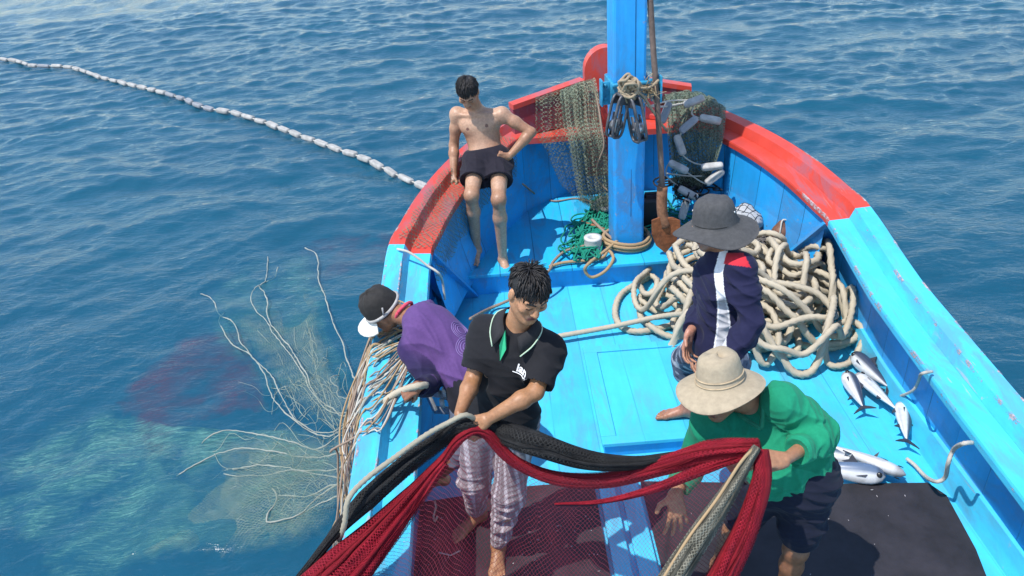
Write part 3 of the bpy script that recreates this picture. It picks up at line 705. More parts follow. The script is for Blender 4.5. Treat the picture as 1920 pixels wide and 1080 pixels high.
# ---------------- man in the black polo shirt, hauling the net
def man_polo():
    J = dict(pel=Q(938, 775, 2.92)); J['neck'] = ext(J['pel'], 972, 606, .50); J['neck'] = Q(973, 606, 2.86); J['head'] = Q(991, 549, 2.80)
    J['shR'] = Q(911, 622, 2.92); J['shL'] = Q(1030, 655, 2.81)
    J['elR'] = Q(886, 712, 2.82); J['elL'] = Q(1004, 735, 2.66)
    J['wrR'] = Q(862, 776, 2.64); J['wrL'] = Q(911, 788, 2.54)
    J['hipR'] = J['pel'] + V(-.085, .01, -.03); J['hipL'] = J['pel'] + V(.085, .0, -.03)
    J['anR'] = Q(893, 962, 3.10); J['anL'] = Q(934, 1022, 2.87)
    ik(J, 'R', (-.3, -1, 0)); ik(J, 'L', (0, -1, 0))
    bones('polo', J)
    R = empty('person', (J['pel'][0], 2.95, .02), 'barefoot man in a black polo shirt hauling the gathered net with both hands', 'person')
    hf = V(.30, -.93, -.42); hu = V(.26, -.22, 1.0); hc = J['head']
    s = Solid(); add_torso(s, J, -.016); add_neck(s, J); add_head(s, hc, hf, hu, .94)
    for q in 'RL':
        add_arm(s, J['sh' + q], J['el' + q], J['wr' + q], .94); add_leg(s, J['hip' + q], J['kn' + q], J['an' + q], .92)
    grip = Q(876, 800, 2.58)
    add_hand(s, J['wrR'], grip + V(-.02, .0, -.02) - J['wrR'], V(.55, -.55, -.5) * -1 + V(1, 0, 0), 1, (52, 50, 35), 3, (.6, .6, .5))
    add_hand(s, J['wrL'], Q(872, 800, 2.55) - J['wrL'], V(-.1, .75, -.6), -1, (45, 55, 40), 3, (.7, .4, .6))
    add_foot(s, J['anR'], V(-.75, -.65, 0), side=1); add_foot(s, J['anL'], V(-.12, -1, 0), side=-1)
    zones = [(J[k], .16) for k in ('wrR', 'wrL', 'anR', 'anL', 'elR', 'elL')]
    def col(v): return paint_head(v, tan(v, (.40, .20, .105), (.33, .155, .072), zones), hc, hf, hu, .94)
    solid_obj('body', s, SKIN, R, .0044, col)
    hair_obj(R, hc, hf, hu, .90, 4, 1300, .050, .50, -.012, .060, .25, .35)
    # polo shirt
    s = Solid(); p, A = add_torso(s, J, .020, belly=.012); l, f, u = A
    s.ell(J['pel'] + u * .02, A, V(.176, .130, .16), .06)
    cuts = []
    for q in 'RL':
        sh, el = J['sh' + q], J['el' + q]; e = sh + (el - sh) * .70
        s.cone(sh, e + (el - sh) * .12, .072, .066, .035)
    s.cut(J['pel'] - u * .085, -u)
    s.ball(J['neck'] + u * .055 + f * .035, .066, .02, -1)
    s.cone(J['neck'] + u * .05 + f * .07, J['neck'] - u * .06 + f * .115, .042, .012, .01, -1)
    for q in 'RL':
        sh, el = J['sh' + q], J['el' + q]; d = unit(el - sh); s.cone(sh + d * .205, sh + d * .40, .073, .060, .002, -1)
    def col(v):
        c = np.tile(V(.013, .013, .016), (len(v), 1))
        for q in 'RL':
            sh, el = J['sh' + q], J['el' + q]; d = unit(el - sh); t = (v - sh) @ d; r = np.linalg.norm(v - sh - t[:, None] * d, axis=1)
            c[(t > .1905) & (t < .22) & (r < .085) & ((v - J['neck']) @ l * (1 if q == 'L' else -1) > .125)] = (.30, .42, .30)
        return c
    sh = solid_obj('polo_shirt', s, CLOTH, R, .0050, col, 1, (.011, 21, V(.2, .1, 1), .085))
    # collar wings, pale edge, green placket facing, chest print
    nk = J['neck']; mb = MB(); edge = MB()
    for e in (-1, 1):
        top = [nk + u * .062 - f * .045, nk + u * .058 + l * e * .060 - f * .005, nk + u * .030 + l * e * .062 + f * .045, nk + u * .006 + l * e * .030 + f * .100]
        bot = [nk + u * .022 - f * .083, nk + u * .018 + l * e * .098 - f * .010, nk - u * .018 + l * e * .098 + f * .075, nk - u * .062 + l * e * .062 + f * .128]
        t = spline(top, .012); b = resample(spline(bot, .012), .01); m = 16; ti = t[np.linspace(0, len(t) - 1, m).astype(int)]; bi = b[np.linspace(0, len(b) - 1, m).astype(int)]
        n = unit(f + l * e * .6 + u * .5) * .006; vv = np.vstack([ti, bi, ti - n, bi - n]); ff = []
        for i in range(m - 1): ff += [(i, i + 1, m + i + 1, m + i), (2 * m + i, 3 * m + i, 3 * m + i + 1, 2 * m + i + 1), (m + i, m + i + 1, 3 * m + i + 1, 3 * m + i), (i, 2 * m + i, 2 * m + i + 1, i + 1)]
        ff += [(m - 1, 3 * m - 1, 4 * m - 1, 2 * m - 1), (0, m, 3 * m, 2 * m)]
        mb.add(vv, ff); edge.tube(bi[5:] + n * .3, .0032, 5); 
    cl = mb.build('collar', plain('black_knit', (.013, .013, .016), .85, .2, 90, .1), sh); edge.build('collar_edge', plain('pale_green_trim', (.42, .55, .40), .8, .1), cl)
    mb = MB(); a = nk + u * .012 - l * .030 + f * .096; b = nk - u * .045 - l * .034 + f * .126; c = nk - u * .115 - l * .016 + f * .137; d = nk - u * .060 - l * .004 + f * .121
    vv = [a, b, c, d]; mb.add(vv + [q - f * .01 for q in vv], [(0, 1, 2, 3), (7, 6, 5, 4), (0, 4, 5, 1), (1, 5, 6, 2), (2, 6, 7, 3), (3, 7, 4, 0)])
    mb.build('placket_facing', plain('green_facing', (.03, .42, .20), .8, .1), sh, smooth=False)
    put_text('lan', sh, nk - u * .125 + l * .085 + f * .2, l, u, f, .046, plain('white_print', (.75, .75, .75), .7, .05, 30, 0), under=True)
    # trousers
    s = Solid(); s.ell(J['pel'] - V(0, 0, .03), A, V(.160, .118, .13), .05)
    for q in 'RL':
        h, k, a = J['hip' + q], J['kn' + q], J['an' + q]; a2 = k + (a - k) * (.80 if q == 'R' else .93)
        s.cone(h, k, .100, .074, .05); s.cone(k, a2, .074, .054 if q == 'R' else .044, .04); s.cut(J['an' + q] + V(0, 0, .02), V(0, 0, -1))
    def col(v):
        c = np.tile(V(.31, .26, .275), (len(v), 1)); w = np.zeros(len(v)); 
        for q in 'RL':
            d, t = seg_dist(v, J['kn' + q], J['an' + q]); d0, t0 = seg_dist(v, J['hip' + q], J['kn' + q]); use = np.minimum(d, d0) < .10
            ang = np.arctan2(v[:, 1] - (J['kn' + q][1] + J['an' + q][1]) / 2, v[:, 0] - J['kn' + q][0] - (J['an' + q][0] - J['kn' + q][0]) * t)
            st = (np.sin(ang * 9) > .55) * 1.0 + (np.sin(ang * 9 + 2.6) > .8) * .7
            c[use] *= (1 - .30 * st[use])[:, None]; c[use] += ((np.sin(ang * 9 + 4.2) > .75)[use])[:, None] * V(.20, .19, .20)
            c[use] *= (1 - .25 * (np.sin(v[use][:, 2] * 120) > .75))[:, None]
        return np.clip(c, .03, .8)
    solid_obj('trousers', s, CLOTH, R, .0050, col, 1, (.016, 31, V(0, 0, 1), .06))
def put_text(txt, parent, c, l, u, f, size, mat, under=False):
    cu = bpy.data.curves.new('print_text', 'FONT'); cu.body = txt; cu.size = size; cu.extrude = .0006; cu.offset = .0012
    o = bpy.data.objects.new('tmp', cu); C.objects.link(o); dg = bpy.context.evaluated_depsgraph_get(); me = bpy.data.meshes.new_from_object(o.evaluated_get(dg))
    bpy.data.objects.remove(o)
    vv = np.array([q.co for q in me.vertices]); ff = [tuple(q.vertices) for q in me.polygons]; vv[:, :2] -= (vv[:, :2].min(0) + vv[:, :2].max(0)) / 2; bpy.data.meshes.remove(me)
    bvh = obj_bvh(parent); root = np.zeros(3); r = parent
    while r is not None: root = root + origin(r); r = r.parent
    rv = l; w = [project_on(bvh, root, c + rv * q[0] + u * q[1] + f * .1, -f, .004 + (q[2] > 0) * .001) for q in vv]
    mb = MB(); mb.add(np.array(w), ff)
    if under:
        g = [c + rv * t + u * (-size * .52 + t * -.0) + f * .1 for t in np.linspace(-.040, .030, 9)]
        mb.tube([project_on(bvh, root, q, -f, .003) for q in g], .0022, 4)
    return mb.build('chest_print', mat, parent, smooth=False)
def obj_bvh(o):
    me = o.data; return BVHTree.FromPolygons([q.co for q in me.vertices], [tuple(q.vertices) for q in me.polygons])
def project_on(bvh, root, p, d, lift):
    h = bvh.ray_cast(Vector(p - root), Vector(d), .6)
    return (np.array(h[0]) + root - np.asarray(d) * lift) if h[0] is not None else p + np.asarray(d) * .1
man_polo()

# ---------------- bare-chested man sitting on the red rail
def man_seated():
    J = dict(pel=Q(912, 296, 5.97), neck=Q(893, 205, 6.06), head=Q(877, 172, 5.95), shR=Q(857, 214, 6.09), shL=Q(941, 214, 6.00), elR=Q(851, 272, 6.10), wrR=Q(851, 328, 5.94),
             elL=Q(996, 248, 5.92), wrL=Q(955, 293, 5.85), hipR=Q(893, 303, 5.93), hipL=Q(936, 303, 5.93), knR=Q(884, 366, 5.62), knL=Q(935, 374, 5.58), anR=Q(894, 466, 5.83), anL=Q(943, 485, 5.70))
    J['bend'] = .03
    bones('seat', J)
    R = empty('person', (J['pel'][0], 6.0, .22), 'bare-chested man in black shorts sitting on the red rail near the floats', 'person')
    hf = V(-.12, -.75, -.70); hu = V(-.05, -.55, .85); hc = J['head']
    s = Solid(); p, A = add_torso(s, J, -.002); add_neck(s, J, .052); add_head(s, hc, hf, hu, .98)
    l, f, u = A
    for e in (-1, 1): s.cone(p(.90) + l * e * .02 + f * .075, J['shL' if e > 0 else 'shR'] + f * .04, .016, .014, .02)
    for q in 'RL': add_arm(s, J['sh' + q], J['el' + q], J['wr' + q], 1.02); add_leg(s, J['hip' + q], J['kn' + q], J['an' + q], .98)
    add_hand(s, J['wrR'], V(-.50, -.50, -.42), V(.1, .3, -1), -1, (12, 10, 8), 9, (.5, .8, .0)); add_hand(s, J['wrL'], V(-.55, -.1, .05), V(-.2, .9, .1), -1, (80, 85, 60), 0, (.6, .2, .8))
    add_foot(s, J['anR'], V(-.18, -.95, 0), side=1); add_foot(s, J['anL'], V(.22, -.95, 0), side=-1)
    zones = [(J[k], .20) for k in ('wrR', 'wrL', 'elR', 'elL', 'head')] + [(J['knL'], .1), (J['knR'], .1)]
    def col(v):
        c = tan(v, (.44, .265, .175), (.34, .175, .100), zones, 2)
        for e in (-1, 1):
            t = p(.66) + l * e * .078 + f * .11; c[np.linalg.norm(v - t, axis=1) < .013] = (.16, .075, .055)
        c[np.linalg.norm(v - (p(.2) + f * .105), axis=1) < .010] = (.12, .06, .045)
        return paint_head(v, c, hc, hf, hu, .98)
    solid_obj('body', s, SKIN, R, .0048, col)
    hair_obj(R, hc, hf, hu, .96, 9, 900, .042, .30, .0, .060, .1, .2)
    s = Solid(); s.ell(J['pel'] - u * .0, A, V(.168, .128, .135), .05)
    for q in 'RL':
        k = J['hip' + q] + (J['kn' + q] - J['hip' + q]) * .98; s.cone(J['hip' + q], k, .112, .104, .05); d = unit(k - J['hip' + q])
        s.cone(J['hip' + q] + d * .34, J['hip' + q] + d * .56, .17, .17, .003, -1)
    mk = (J['knR'] + J['knL']) / 2; s.cone(mk + (mk - J['pel']) * .25, J['pel'] + (mk - J['pel']) * .42, .050, .006, .025, -1)
    s.cut(J['pel'] + u * .085, u)
    solid_obj('shorts', s, CLOTH, R, .0055, (.016, .014, .022), 1, (.013, 5, V(.7, 0, .5), .07))
man_seated()

# ---------------- man in the purple shirt leaning over the port rail
def man_purple():
    J = dict(pel=Q(880, 700, 3.52), neck=Q(768, 592, 3.78), head=Q(720, 583, 3.88), shR=Q(795, 588, 3.98), shL=Q(772, 655, 3.62), elR=Q(752, 640, 4.02), wrR=Q(722, 690, 3.92))
    J['elL'] = ext(J['shL'], 806, 722, .25, True); J['wrL'] = ext(J['elL'], 786, 724, .15, True); J['wrL'] = Q(784, 724, 3.28)
    J['hipR'] = J['pel'] + V(.02, .09, -.03); J['hipL'] = J['pel'] + V(-.02, -.085, -.03)
    J['knR'] = V(-.30, 3.62, .46); J['anR'] = V(-.27, 3.60, .09); J['knL'] = Q(872, 842, 3.22); J['anL'] = Q(820, 893, 3.30)
    J['bend'] = .05
    bones('purple', J)
    R = empty('person', (J['pel'][0], 3.5, .02), 'man in a purple long-sleeved shirt and black cap leaning over the port rail', 'person')
    hf = V(-.82, .12, -.52); hu = V(-.50, -.12, .86); hc = J['head']
    s = Solid(); add_torso(s, J, -.016); add_neck(s, J); add_head(s, hc, hf, hu)
    for q in 'RL': add_arm(s, J['sh' + q], J['el' + q], J['wr' + q], .86); add_leg(s, J['hip' + q], J['kn' + q], J['an' + q], .92)
    add_hand(s, J['wrR'], V(-.4, -.1, -.6), V(.5, -.4, -.4), 1, (50, 45, 30)); add_hand(s, J['wrL'], V(-.75, -.10, -.35), V(-.25, .55, -.7), -1, (65, 65, 45), 2, (.6, .4, .6))
    add_foot(s, J['anR'], V(-1, .1, 0), side=-1); add_foot(s, J['anL'], V(-.95, -.1, -.1), V(0, -.15, 1), side=1)
    def col(v):
        c = tan(v, (.26, .115, .062), (.24, .10, .052), [], 4)
        d, t = seg_dist(v, J['knL'], J['anL']); c[(d < .07) & (t > .86) & (t < .98)] = (.52, .27, .12)
        return paint_head(v, c, hc, hf, hu)
    solid_obj('body', s, SKIN, R, .0048, col)
    solid_obj('hair', hair_solid(hc, hf, hu, .96, 12, 0, .02, -.06, .03, spike=.2, hat=unit(hu)), HAIR, R, .0045, it=0)
    s = Solid(); p, A = add_torso(s, J, .014, belly=.005); l, f, u = A
    s.ell(J['pel'] + u * .03, A, V(.170, .128, .15), .05)
    for q in 'RL': add_arm(s, J['sh' + q], J['el' + q], J['wr' + q], 1.0, .018)
    for q in 'RL': d = unit(J['wr' + q] - J['el' + q]); s.cone(J['wr' + q] - d * .02 + d * .05, J['wr' + q] + d * .2, .07, .07, .003, -1)
    s.cut(J['pel'] - u * .07, -u); s.ball(J['neck'] + u * .06 + f * .03, .062, .015, -1)
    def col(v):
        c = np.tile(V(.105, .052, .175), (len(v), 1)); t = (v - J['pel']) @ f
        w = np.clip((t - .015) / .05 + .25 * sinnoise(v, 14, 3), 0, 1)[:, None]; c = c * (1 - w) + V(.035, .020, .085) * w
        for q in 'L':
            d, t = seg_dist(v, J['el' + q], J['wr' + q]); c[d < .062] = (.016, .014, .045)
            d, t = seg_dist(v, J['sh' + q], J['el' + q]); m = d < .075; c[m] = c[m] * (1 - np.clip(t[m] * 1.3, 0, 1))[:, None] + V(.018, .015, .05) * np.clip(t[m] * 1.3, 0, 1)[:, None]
        return c
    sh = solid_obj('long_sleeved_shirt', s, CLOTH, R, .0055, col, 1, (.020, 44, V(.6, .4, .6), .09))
    # printed rings on the back
    bvh = obj_bvh(sh); root = origin(R); mb = MB()
    c1 = p(.38) - f * .3 + l * -.015; c2 = p(.17) - f * .3 + l * .040
    for c, rr in ((c1, (.026, .040, .052, .062)), (c2, (.026, .040, .052, .062))):
        for r in rr:
            pts = [project_on(bvh, root, c + l * r * math.cos(a) + u * r * math.sin(a), f, .0012) for a in np.linspace(0, 2 * math.pi, 36)]
            mb.tube(pts, .0022, 4, caps=False)
    mb.build('printed_rings', plain('lilac_print', (.22, .15, .36), .8, .1), sh)
    mb = MB(); mb.tube(spline([J['neck'] + u * .045 + l * .06 * math.cos(a) + f * .058 * math.sin(a) for a in np.linspace(0, 6.2, 9)], .01), .010, 6); mb.build('inner_collar', plain('red_inner_collar', (.55, .06, .10), .85), R)
    # trousers
    s = Solid(); s.ell(J['pel'] - u * .03, A, V(.165, .125, .15), .05)
    for q in 'RL':
        k = J['kn' + q] + (J['an' + q] - J['kn' + q]) * (.25 if q == 'L' else .85); s.cone(J['hip' + q], J['kn' + q], .102, .072, .05); s.cone(J['kn' + q], k, .072, .06, .03)
    solid_obj('trousers', s, CLOTH, R, .006, lambda v: np.where((v[:, 2] < .62)[:, None], V(.12, .14, .19), V(.012, .012, .018)) * (1 + .3 * sinnoise(v, 60, 2))[:, None].clip(.6, 1.4), 1, (.014, 8, V(0, 0, 1), .06))
    # cap: dark crown, grey band, white visor
    L_, F_, U_ = basis(hf, hu); ax = np.array([L_, F_, U_]) * 1.12; c = hc + U_ * .035 - F_ * .012
    cap = lathe_hat('cap', R, plain('black_canvas', (.018, .016, .015), .85, .35, 40, .5, 0, .006), c, ax, [(.0005, .108), (.03, .107), (.055, .098), (.076, .078), (.088, .045), (.094, .0)], [(.0945, -.012)], 40, lambda a, j, r: .004 * math.sin(3 * a + j) + .003 * math.sin(7 * a))
    mb = MB(); mb.tube([c + ax.T @ V(.097 * .93 * math.cos(a), .097 * 1.05 * math.sin(a), -.006) for a in np.linspace(0, 2 * math.pi, 40)], .010, 6, caps=False); mb.tube([c + ax.T @ V(.098 * .93 * math.cos(a) * math.cos(.0), -.03 - .07 * math.sin(t), .0 + .10 * t) for a, t in ((-.2, 0), (-.1, .2), (0, .4))], .005, 5)
    mb.build('cap_band', plain('grey_band', (.36, .35, .34), .8), cap)
    v = []; f_ = []; n = 13; m = 6
    for lay in (0, 1):
        for i in range(n):
            a = math.pi * (.5 + .36 * (2 * i / (n - 1) - 1))
            for j in range(m):
                t = j / (m - 1); r = .094 + .088 * t * math.sin(math.pi * (.14 + .72 * i / (n - 1))); x = r * .93 * math.cos(a); v.append(c + ax.T @ V(x, r * 1.05 * math.sin(a), -.012 - .02 * t - 2.2 * x * x - lay * .005))
    for lay in (0, 1):
        for i in range(n - 1):
            for j in range(m - 1):
                q = tuple(lay * n * m + x for x in (i * m + j, i * m + j + 1, (i + 1) * m + j + 1, (i + 1) * m + j)); f_.append(q if lay else q[::-1])
    for i in range(n - 1): q = n * m; f_.append((i * m + m - 1, (i + 1) * m + m - 1, q + (i + 1) * m + m - 1, q + i * m + m - 1))
    mesh_obj('visor', np.array(v), f_, plain('white_visor', (.72, .70, .64), .7, .12, 40, .2), cap)
man_purple()

# ---------------- man in the navy shirt and grey bucket hat
def man_navy():
    J = dict(pel=Q(1347, 655, 3.36), neck=Q(1360, 464, 3.40), head=Q(1336, 424, 3.41), shL=Q(1388, 502, 3.27), shR=Q(1332, 505, 3.54))
    J['elL'] = Q(1410, 606, 3.14); J['wrL'] = Q(1352, 690, 3.04)
    J['elR'] = Q(1316, 590, 3.54); J['wrR'] = Q(1294, 622, 3.36)
    J['hipL'] = J['pel'] + V(.03, -.08, -.03); J['hipR'] = J['pel'] + V(-.03, .085, -.03)
    J['anR'] = Q(1287, 780, 3.72); J['anR'][2] = .195; J['anL'] = V(1.18, 3.16, .09); ik(J, 'R', (-.25, .9, 0), .36, .37); ik(J, 'L', (-1, -.2, 0))
    bones('navy', J)
    R = empty('person', (J['pel'][0], 3.4, .02), 'man in a navy long-sleeved shirt and grey bucket hat beside the rope pile', 'person')
    hf = V(-.85, .45, -.30); hu = V(-.28, .05, 1.0); hc = J['head']
    s = Solid(); p, A = add_torso(s, J, -.016, .95); add_neck(s, J); add_head(s, hc, hf, hu); l, f, u = A
    for q in 'RL': add_arm(s, J['sh' + q], J['el' + q], J['wr' + q], .86); add_leg(s, J['hip' + q], J['kn' + q], J['an' + q], .92)
    add_hand(s, J['wrR'], V(-.25, -.40, -.80), V(.65, -.75, .1), -1, (22, 26, 20), 5, (.5, .7, .4)); add_hand(s, J['wrL'], V(-.7, .2, -.5), V(-.2, .6, .5), -1)
    add_foot(s, J['anR'], V(-1, .12, 0), side=1); add_foot(s, J['anL'], V(-.8, -.3, 0), side=-1)
    def col(v): return paint_head(v, tan(v, (.33, .155, .085), (.40, .19, .13), [(J['wrR'], .12), (J['anR'], .12)], 6), hc, hf, hu)
    solid_obj('body', s, SKIN, R, .0048, col)
    solid_obj('hair', hair_solid(hc, hf, hu, .93, 15, 0, .02, -.05, .05, spike=.2, hat=unit(hu)), HAIR, R, .0045, it=0)
    s = Solid(); add_torso(s, J, .012, .95, belly=.01); s.ell(J['pel'] + u * .02, A, V(.155, .125, .17), .05)
    for q in 'RL': add_arm(s, J['sh' + q], J['el' + q], J['wr' + q], 1.0, .020)
    d = unit(J['wrR'] - J['elR']); s.cone(J['wrR'] + d * .045, J['wrR'] + d * .2, .08, .08, .003, -1)
    s.cut(J['pel'] - u * .10, -u); s.ball(J['neck'] + u * .055 + f * .02, .058, .012, -1)
    def col(v):
        c = np.tile(V(.014, .015, .048), (len(v), 1)); q = v - EYE; w = q @ FW; X = 960 + FOC * (q @ RT) / w; Y_ = 540 - FOC * (q @ UP) / w      # panel edges measured on the photo
        near = (v - J['pel']) @ l > -.02; yy = [470, 476, 510, 545, 580, 620, 660, 720]; xc = np.interp(Y_, yy, [1357, 1356, 1347, 1350, 1356, 1357, 1352, 1350]); hw = np.interp(Y_, yy, [6, 7, 7, 6, 9, 12, 14, 15])
        darm, _ = seg_dist(v, J['shL'], J['elL']); dar2, _ = seg_dist(v, J['elL'], J['wrL']); arm = (np.minimum(darm, dar2) < .072) & (X > 1362)
        c[near & ~arm & (np.abs(X - xc) < hw + 1.5)] = (.78, .78, .80); c[near & ~arm & (np.abs(X - xc) < hw - 1.5) & (Y_ > 560)] = (.48, .48, .51)
        c[near & (Y_ > 474) & (Y_ < 498 + (X - 1380) * .12) & (X > 1362 - (Y_ - 474) * .25) & (X < 1394 + (Y_ - 474) * .5)] = (.55, .028, .045)
        return c
    sh = solid_obj('long_sleeved_shirt', s, CLOTH, R, .0050, col, 1, (.013, 63, V(.3, .2, .8), .09))
    mb = MB(); mb.tube([J['neck'] + u * .030 + l * .062 * math.cos(a) + f * (.060 * math.sin(a) - .004) - u * .012 * math.sin(a) for a in np.linspace(0, 2 * math.pi, 24)], .0105, 6, caps=False); mb.build('collar', plain('navy_rib', (.012, .013, .04), .9), sh)
    s = Solid(); s.ell(J['pel'] - u * .04, A, V(.158, .122, .14), .05)
    for q in 'RL': k = J['kn' + q] + (J['an' + q] - J['kn' + q]) * .25; s.cone(J['hip' + q], J['kn' + q], .104, .080, .05); s.cone(J['kn' + q], k, .080, .078, .03)
    def col(v):
        n = sinnoise(v, 70, 4, 6); c = np.tile(V(.10, .12, .17), (len(v), 1)); c[n > .5] = (.42, .43, .46); c[n < -.6] = (.03, .035, .06); return c
    solid_obj('shorts', s, CLOTH, R, .006, col, 1, (.012, 18, V(0, 0, 1), .07))
    ax = np.array(up_axes(V(-.10, .02, 1), hf)); c = hc + ax[2] * .020 - ax[1] * .012
    hat = lathe_hat('bucket_hat', R, plain('grey_canvas', (.060, .060, .062), .9, .22, 50, .35, 0, .003), c, ax, [(.0005, .128), (.040, .128), (.066, .120), (.082, .100), (.090, .070), (.096, .030), (.099, .008)],
                    [(.102, .0), (.125, -.008), (.150, -.020), (.172, -.034), (.186, -.042)], 56, lambda a, j, r: (.018 * math.sin(2 * a + .6) + .008 * math.sin(3 * a)) * max(0, (r - .1) / .085) + .003 * math.sin(5 * a + 1) * (r > .05))
    for a, z in ((-1.9, .065), (-1.4, .065), (1.4, .065), (1.9, .065)):
        r = .0915; o = V(r * .95 * math.cos(a), r * 1.09 * math.sin(a), z); n = unit(V(math.cos(a), math.sin(a), .1)); bx = basis(n, V(0, 0, 1)); mb = MB(); mb.lathe(c + ax.T @ o, np.array([bx[0], bx[2], n]) @ ax, [(.006, -.002), (.0065, .002), (.002, .003), (.0005, .001)], 8); mb.build('eyelet', EYELET, hat)
    mb = MB(); mb.tube([c + ax.T @ V(.0985 * .93 * math.cos(a), .0985 * 1.05 * math.sin(a), .012) for a in np.linspace(0, 2 * math.pi, 40)], .0035, 5, caps=False)
    mb.tube(spline([c + ax.T @ V(-.088, .03, .0), hc + ax.T @ V(-.080, .035, -.06), hc + ax.T @ V(-.03, .075, -.135), hc + ax.T @ V(-.01, .12, -.15)], .01), .003, 5); mb.build('chin_cord', plain('black_cord', (.012, .012, .012), .8), hat)
man_navy()

# ---------------- man in the green shirt and tan hat
def man_green():
    J = dict(pel=Q(1486, 880, 2.44), neck=Q(1408, 757, 2.56), head=Q(1350, 728, 2.50), shR=Q(1330, 800, 2.52), shL=Q(1466, 752, 2.49))
    J['elR'] = ext(J['shR'], 1296, 872, .23, False); J['wrR'] = ext(J['elR'], 1266, 925, .22, True); J['wrR'] = Q(1266, 925, 2.42)
    J['elL'] = Q(1545, 812, 2.44); J['wrL'] = Q(1472, 862, 2.26)
    J['hipR'] = J['pel'] + V(-.085, .03, -.03); J['hipL'] = J['pel'] + V(.07, -.02, -.03)
    J['knL'] = Q(1492, 1030, 2.38); J['anL'] = V(J['knL'][0] - .01, 2.42, .10)
    J['knR'] = J['hipR'] + V(-.10, .06, -.40); J['anR'] = V(J['knR'][0] - .02, J['knR'][1] + .12, .09)
    J['bend'] = .05
    bones('green', J)
    R = empty('person', (J['pel'][0], 2.45, .02), 'man in a green long-sleeved shirt and wide tan hat bending over the net', 'person')
    hf = V(-.66, -.55, -.34); hu = V(-.20, -.06, .97); hc = J['head']
    s = Solid(); p, A = add_torso(s, J, -.016); add_neck(s, J); add_head(s, hc, hf, hu); l, f, u = A
    for q in 'RL': add_arm(s, J['sh' + q], J['el' + q], J['wr' + q], .86); add_leg(s, J['hip' + q], J['kn' + q], J['an' + q], .92)
    add_hand(s, J['wrR'], V(.03, -.45, -.85), V(-.1, .85, -.45), 1, (14, 14, 10), 11, (.45, .85, .15), 1.06)
    add_hand(s, J['wrL'], V(-.85, -.10, .22), V(-.15, .55, -.6), -1, (40, 50, 35), 3, (.75, .3, .5))
    add_foot(s, J['anL'], V(-.2, -1, 0), side=-1); add_foot(s, J['anR'], V(-.5, -.8, 0), side=1)
    def col(v): return paint_head(v, tan(v, (.34, .165, .09), (.27, .12, .06), [(J['knL'], .3), (J['hipL'], .2)], 8), hc, hf, hu)
    solid_obj('body', s, SKIN, R, .0044, col)
    solid_obj('hair', hair_solid(hc, hf, hu, .93, 15, 0, .02, -.05, .05, spike=.2, hat=unit(hu)), HAIR, R, .0045, it=0)
    s = Solid(); add_torso(s, J, .014, belly=.01); s.ell(J['pel'] + u * .05, A, V(.180, .142, .16), .05)
    for q in 'RL': add_arm(s, J['sh' + q], J['el' + q], J['wr' + q], 1.0, .024)
    for q, t in (('L', .10), ('R', .05)): d = unit(J['wr' + q] - J['el' + q]); s.cone(J['wr' + q] - d * t + d * .09, J['wr' + q] + d * .2, .09, .09, .003, -1)
    s.cut(J['pel'] - u * .055, -u); s.ball(J['neck'] + u * .055 + f * .02, .060, .012, -1); s.cone(J['neck'] + u * .03 + f * .07, J['neck'] - u * .045 + f * .125, .045, .012, .01, -1)
    sh = solid_obj('long_sleeved_shirt', s, CLOTH, R, .0050, lambda v: np.tile(V(.010, .225, .120), (len(v), 1)) * (1 + .06 * sinnoise(v, 20, 6))[:, None], 1, (.022, 77, V(.5, .2, .7), .085))
    mb = MB(); nk = J['neck']
    mb.tube(spline([nk + u * .035 - f * .06, nk + u * .035 + l * .062, nk + u * .005 + l * .05 + f * .075, nk - u * .062 + f * .130], .01), .009, 6); mb.tube(spline([nk + u * .035 - f * .06, nk + u * .035 - l * .062, nk + u * .005 - l * .05 + f * .075, nk - u * .062 + f * .130], .01), .009, 6)
    mb.build('collar', plain('green_rib', (.010, .19, .10), .9), sh)
    s = Solid(); s.ell(J['pel'] - u * .04, A, V(.165, .13, .15), .05)
    for q in 'RL': k = J['hip' + q] + (J['kn' + q] - J['hip' + q]) * .72; s.cone(J['hip' + q], k, .108, .092, .05)
    s.cut(J['pel'] + u * .02, u)
    solid_obj('shorts', s, CLOTH, R, .006, (.010, .012, .026), 1, (.012, 28, V(0, 0, 1), .07))
    ax = np.array(up_axes(V(-.10, .16, 1), hf)) * .97; c = hc + ax[2] * .036 - ax[1] * .004
    hat = lathe_hat('sun_hat', R, plain('tan_canvas', (.36, .295, .205), .9, .14, 40, .5, 0, .004), c, ax, [(.0005, .118), (.035, .120), (.060, .119), (.076, .108), (.084, .085), (.090, .045), (.096, .010)],
                    [(.100, .0), (.122, -.006), (.135, -.011), (.150, -.018), (.163, -.026), (.176, -.036)], 64, lambda a, j, r: (.012 * math.sin(2 * a + 2.4) + .005 * math.sin(3 * a + 1)) * max(0, (r - .1) / .08) + .005 * math.sin(3 * a + j * .6) * (.05 < r < .095) - .010 * (r < .05) * math.cos(a * 2))
    mb = MB()
    for z, r in ((.034, .0935), (.012, .0965)): mb.tube([c + ax.T @ V(r * .95 * math.cos(a), r * 1.09 * math.sin(a), z) for a in np.linspace(0, 2 * math.pi, 48)], .0032, 5, caps=False)
    mb.build('hat_band', plain('tan_tape', (.40, .31, .20), .9), hat)
man_green()
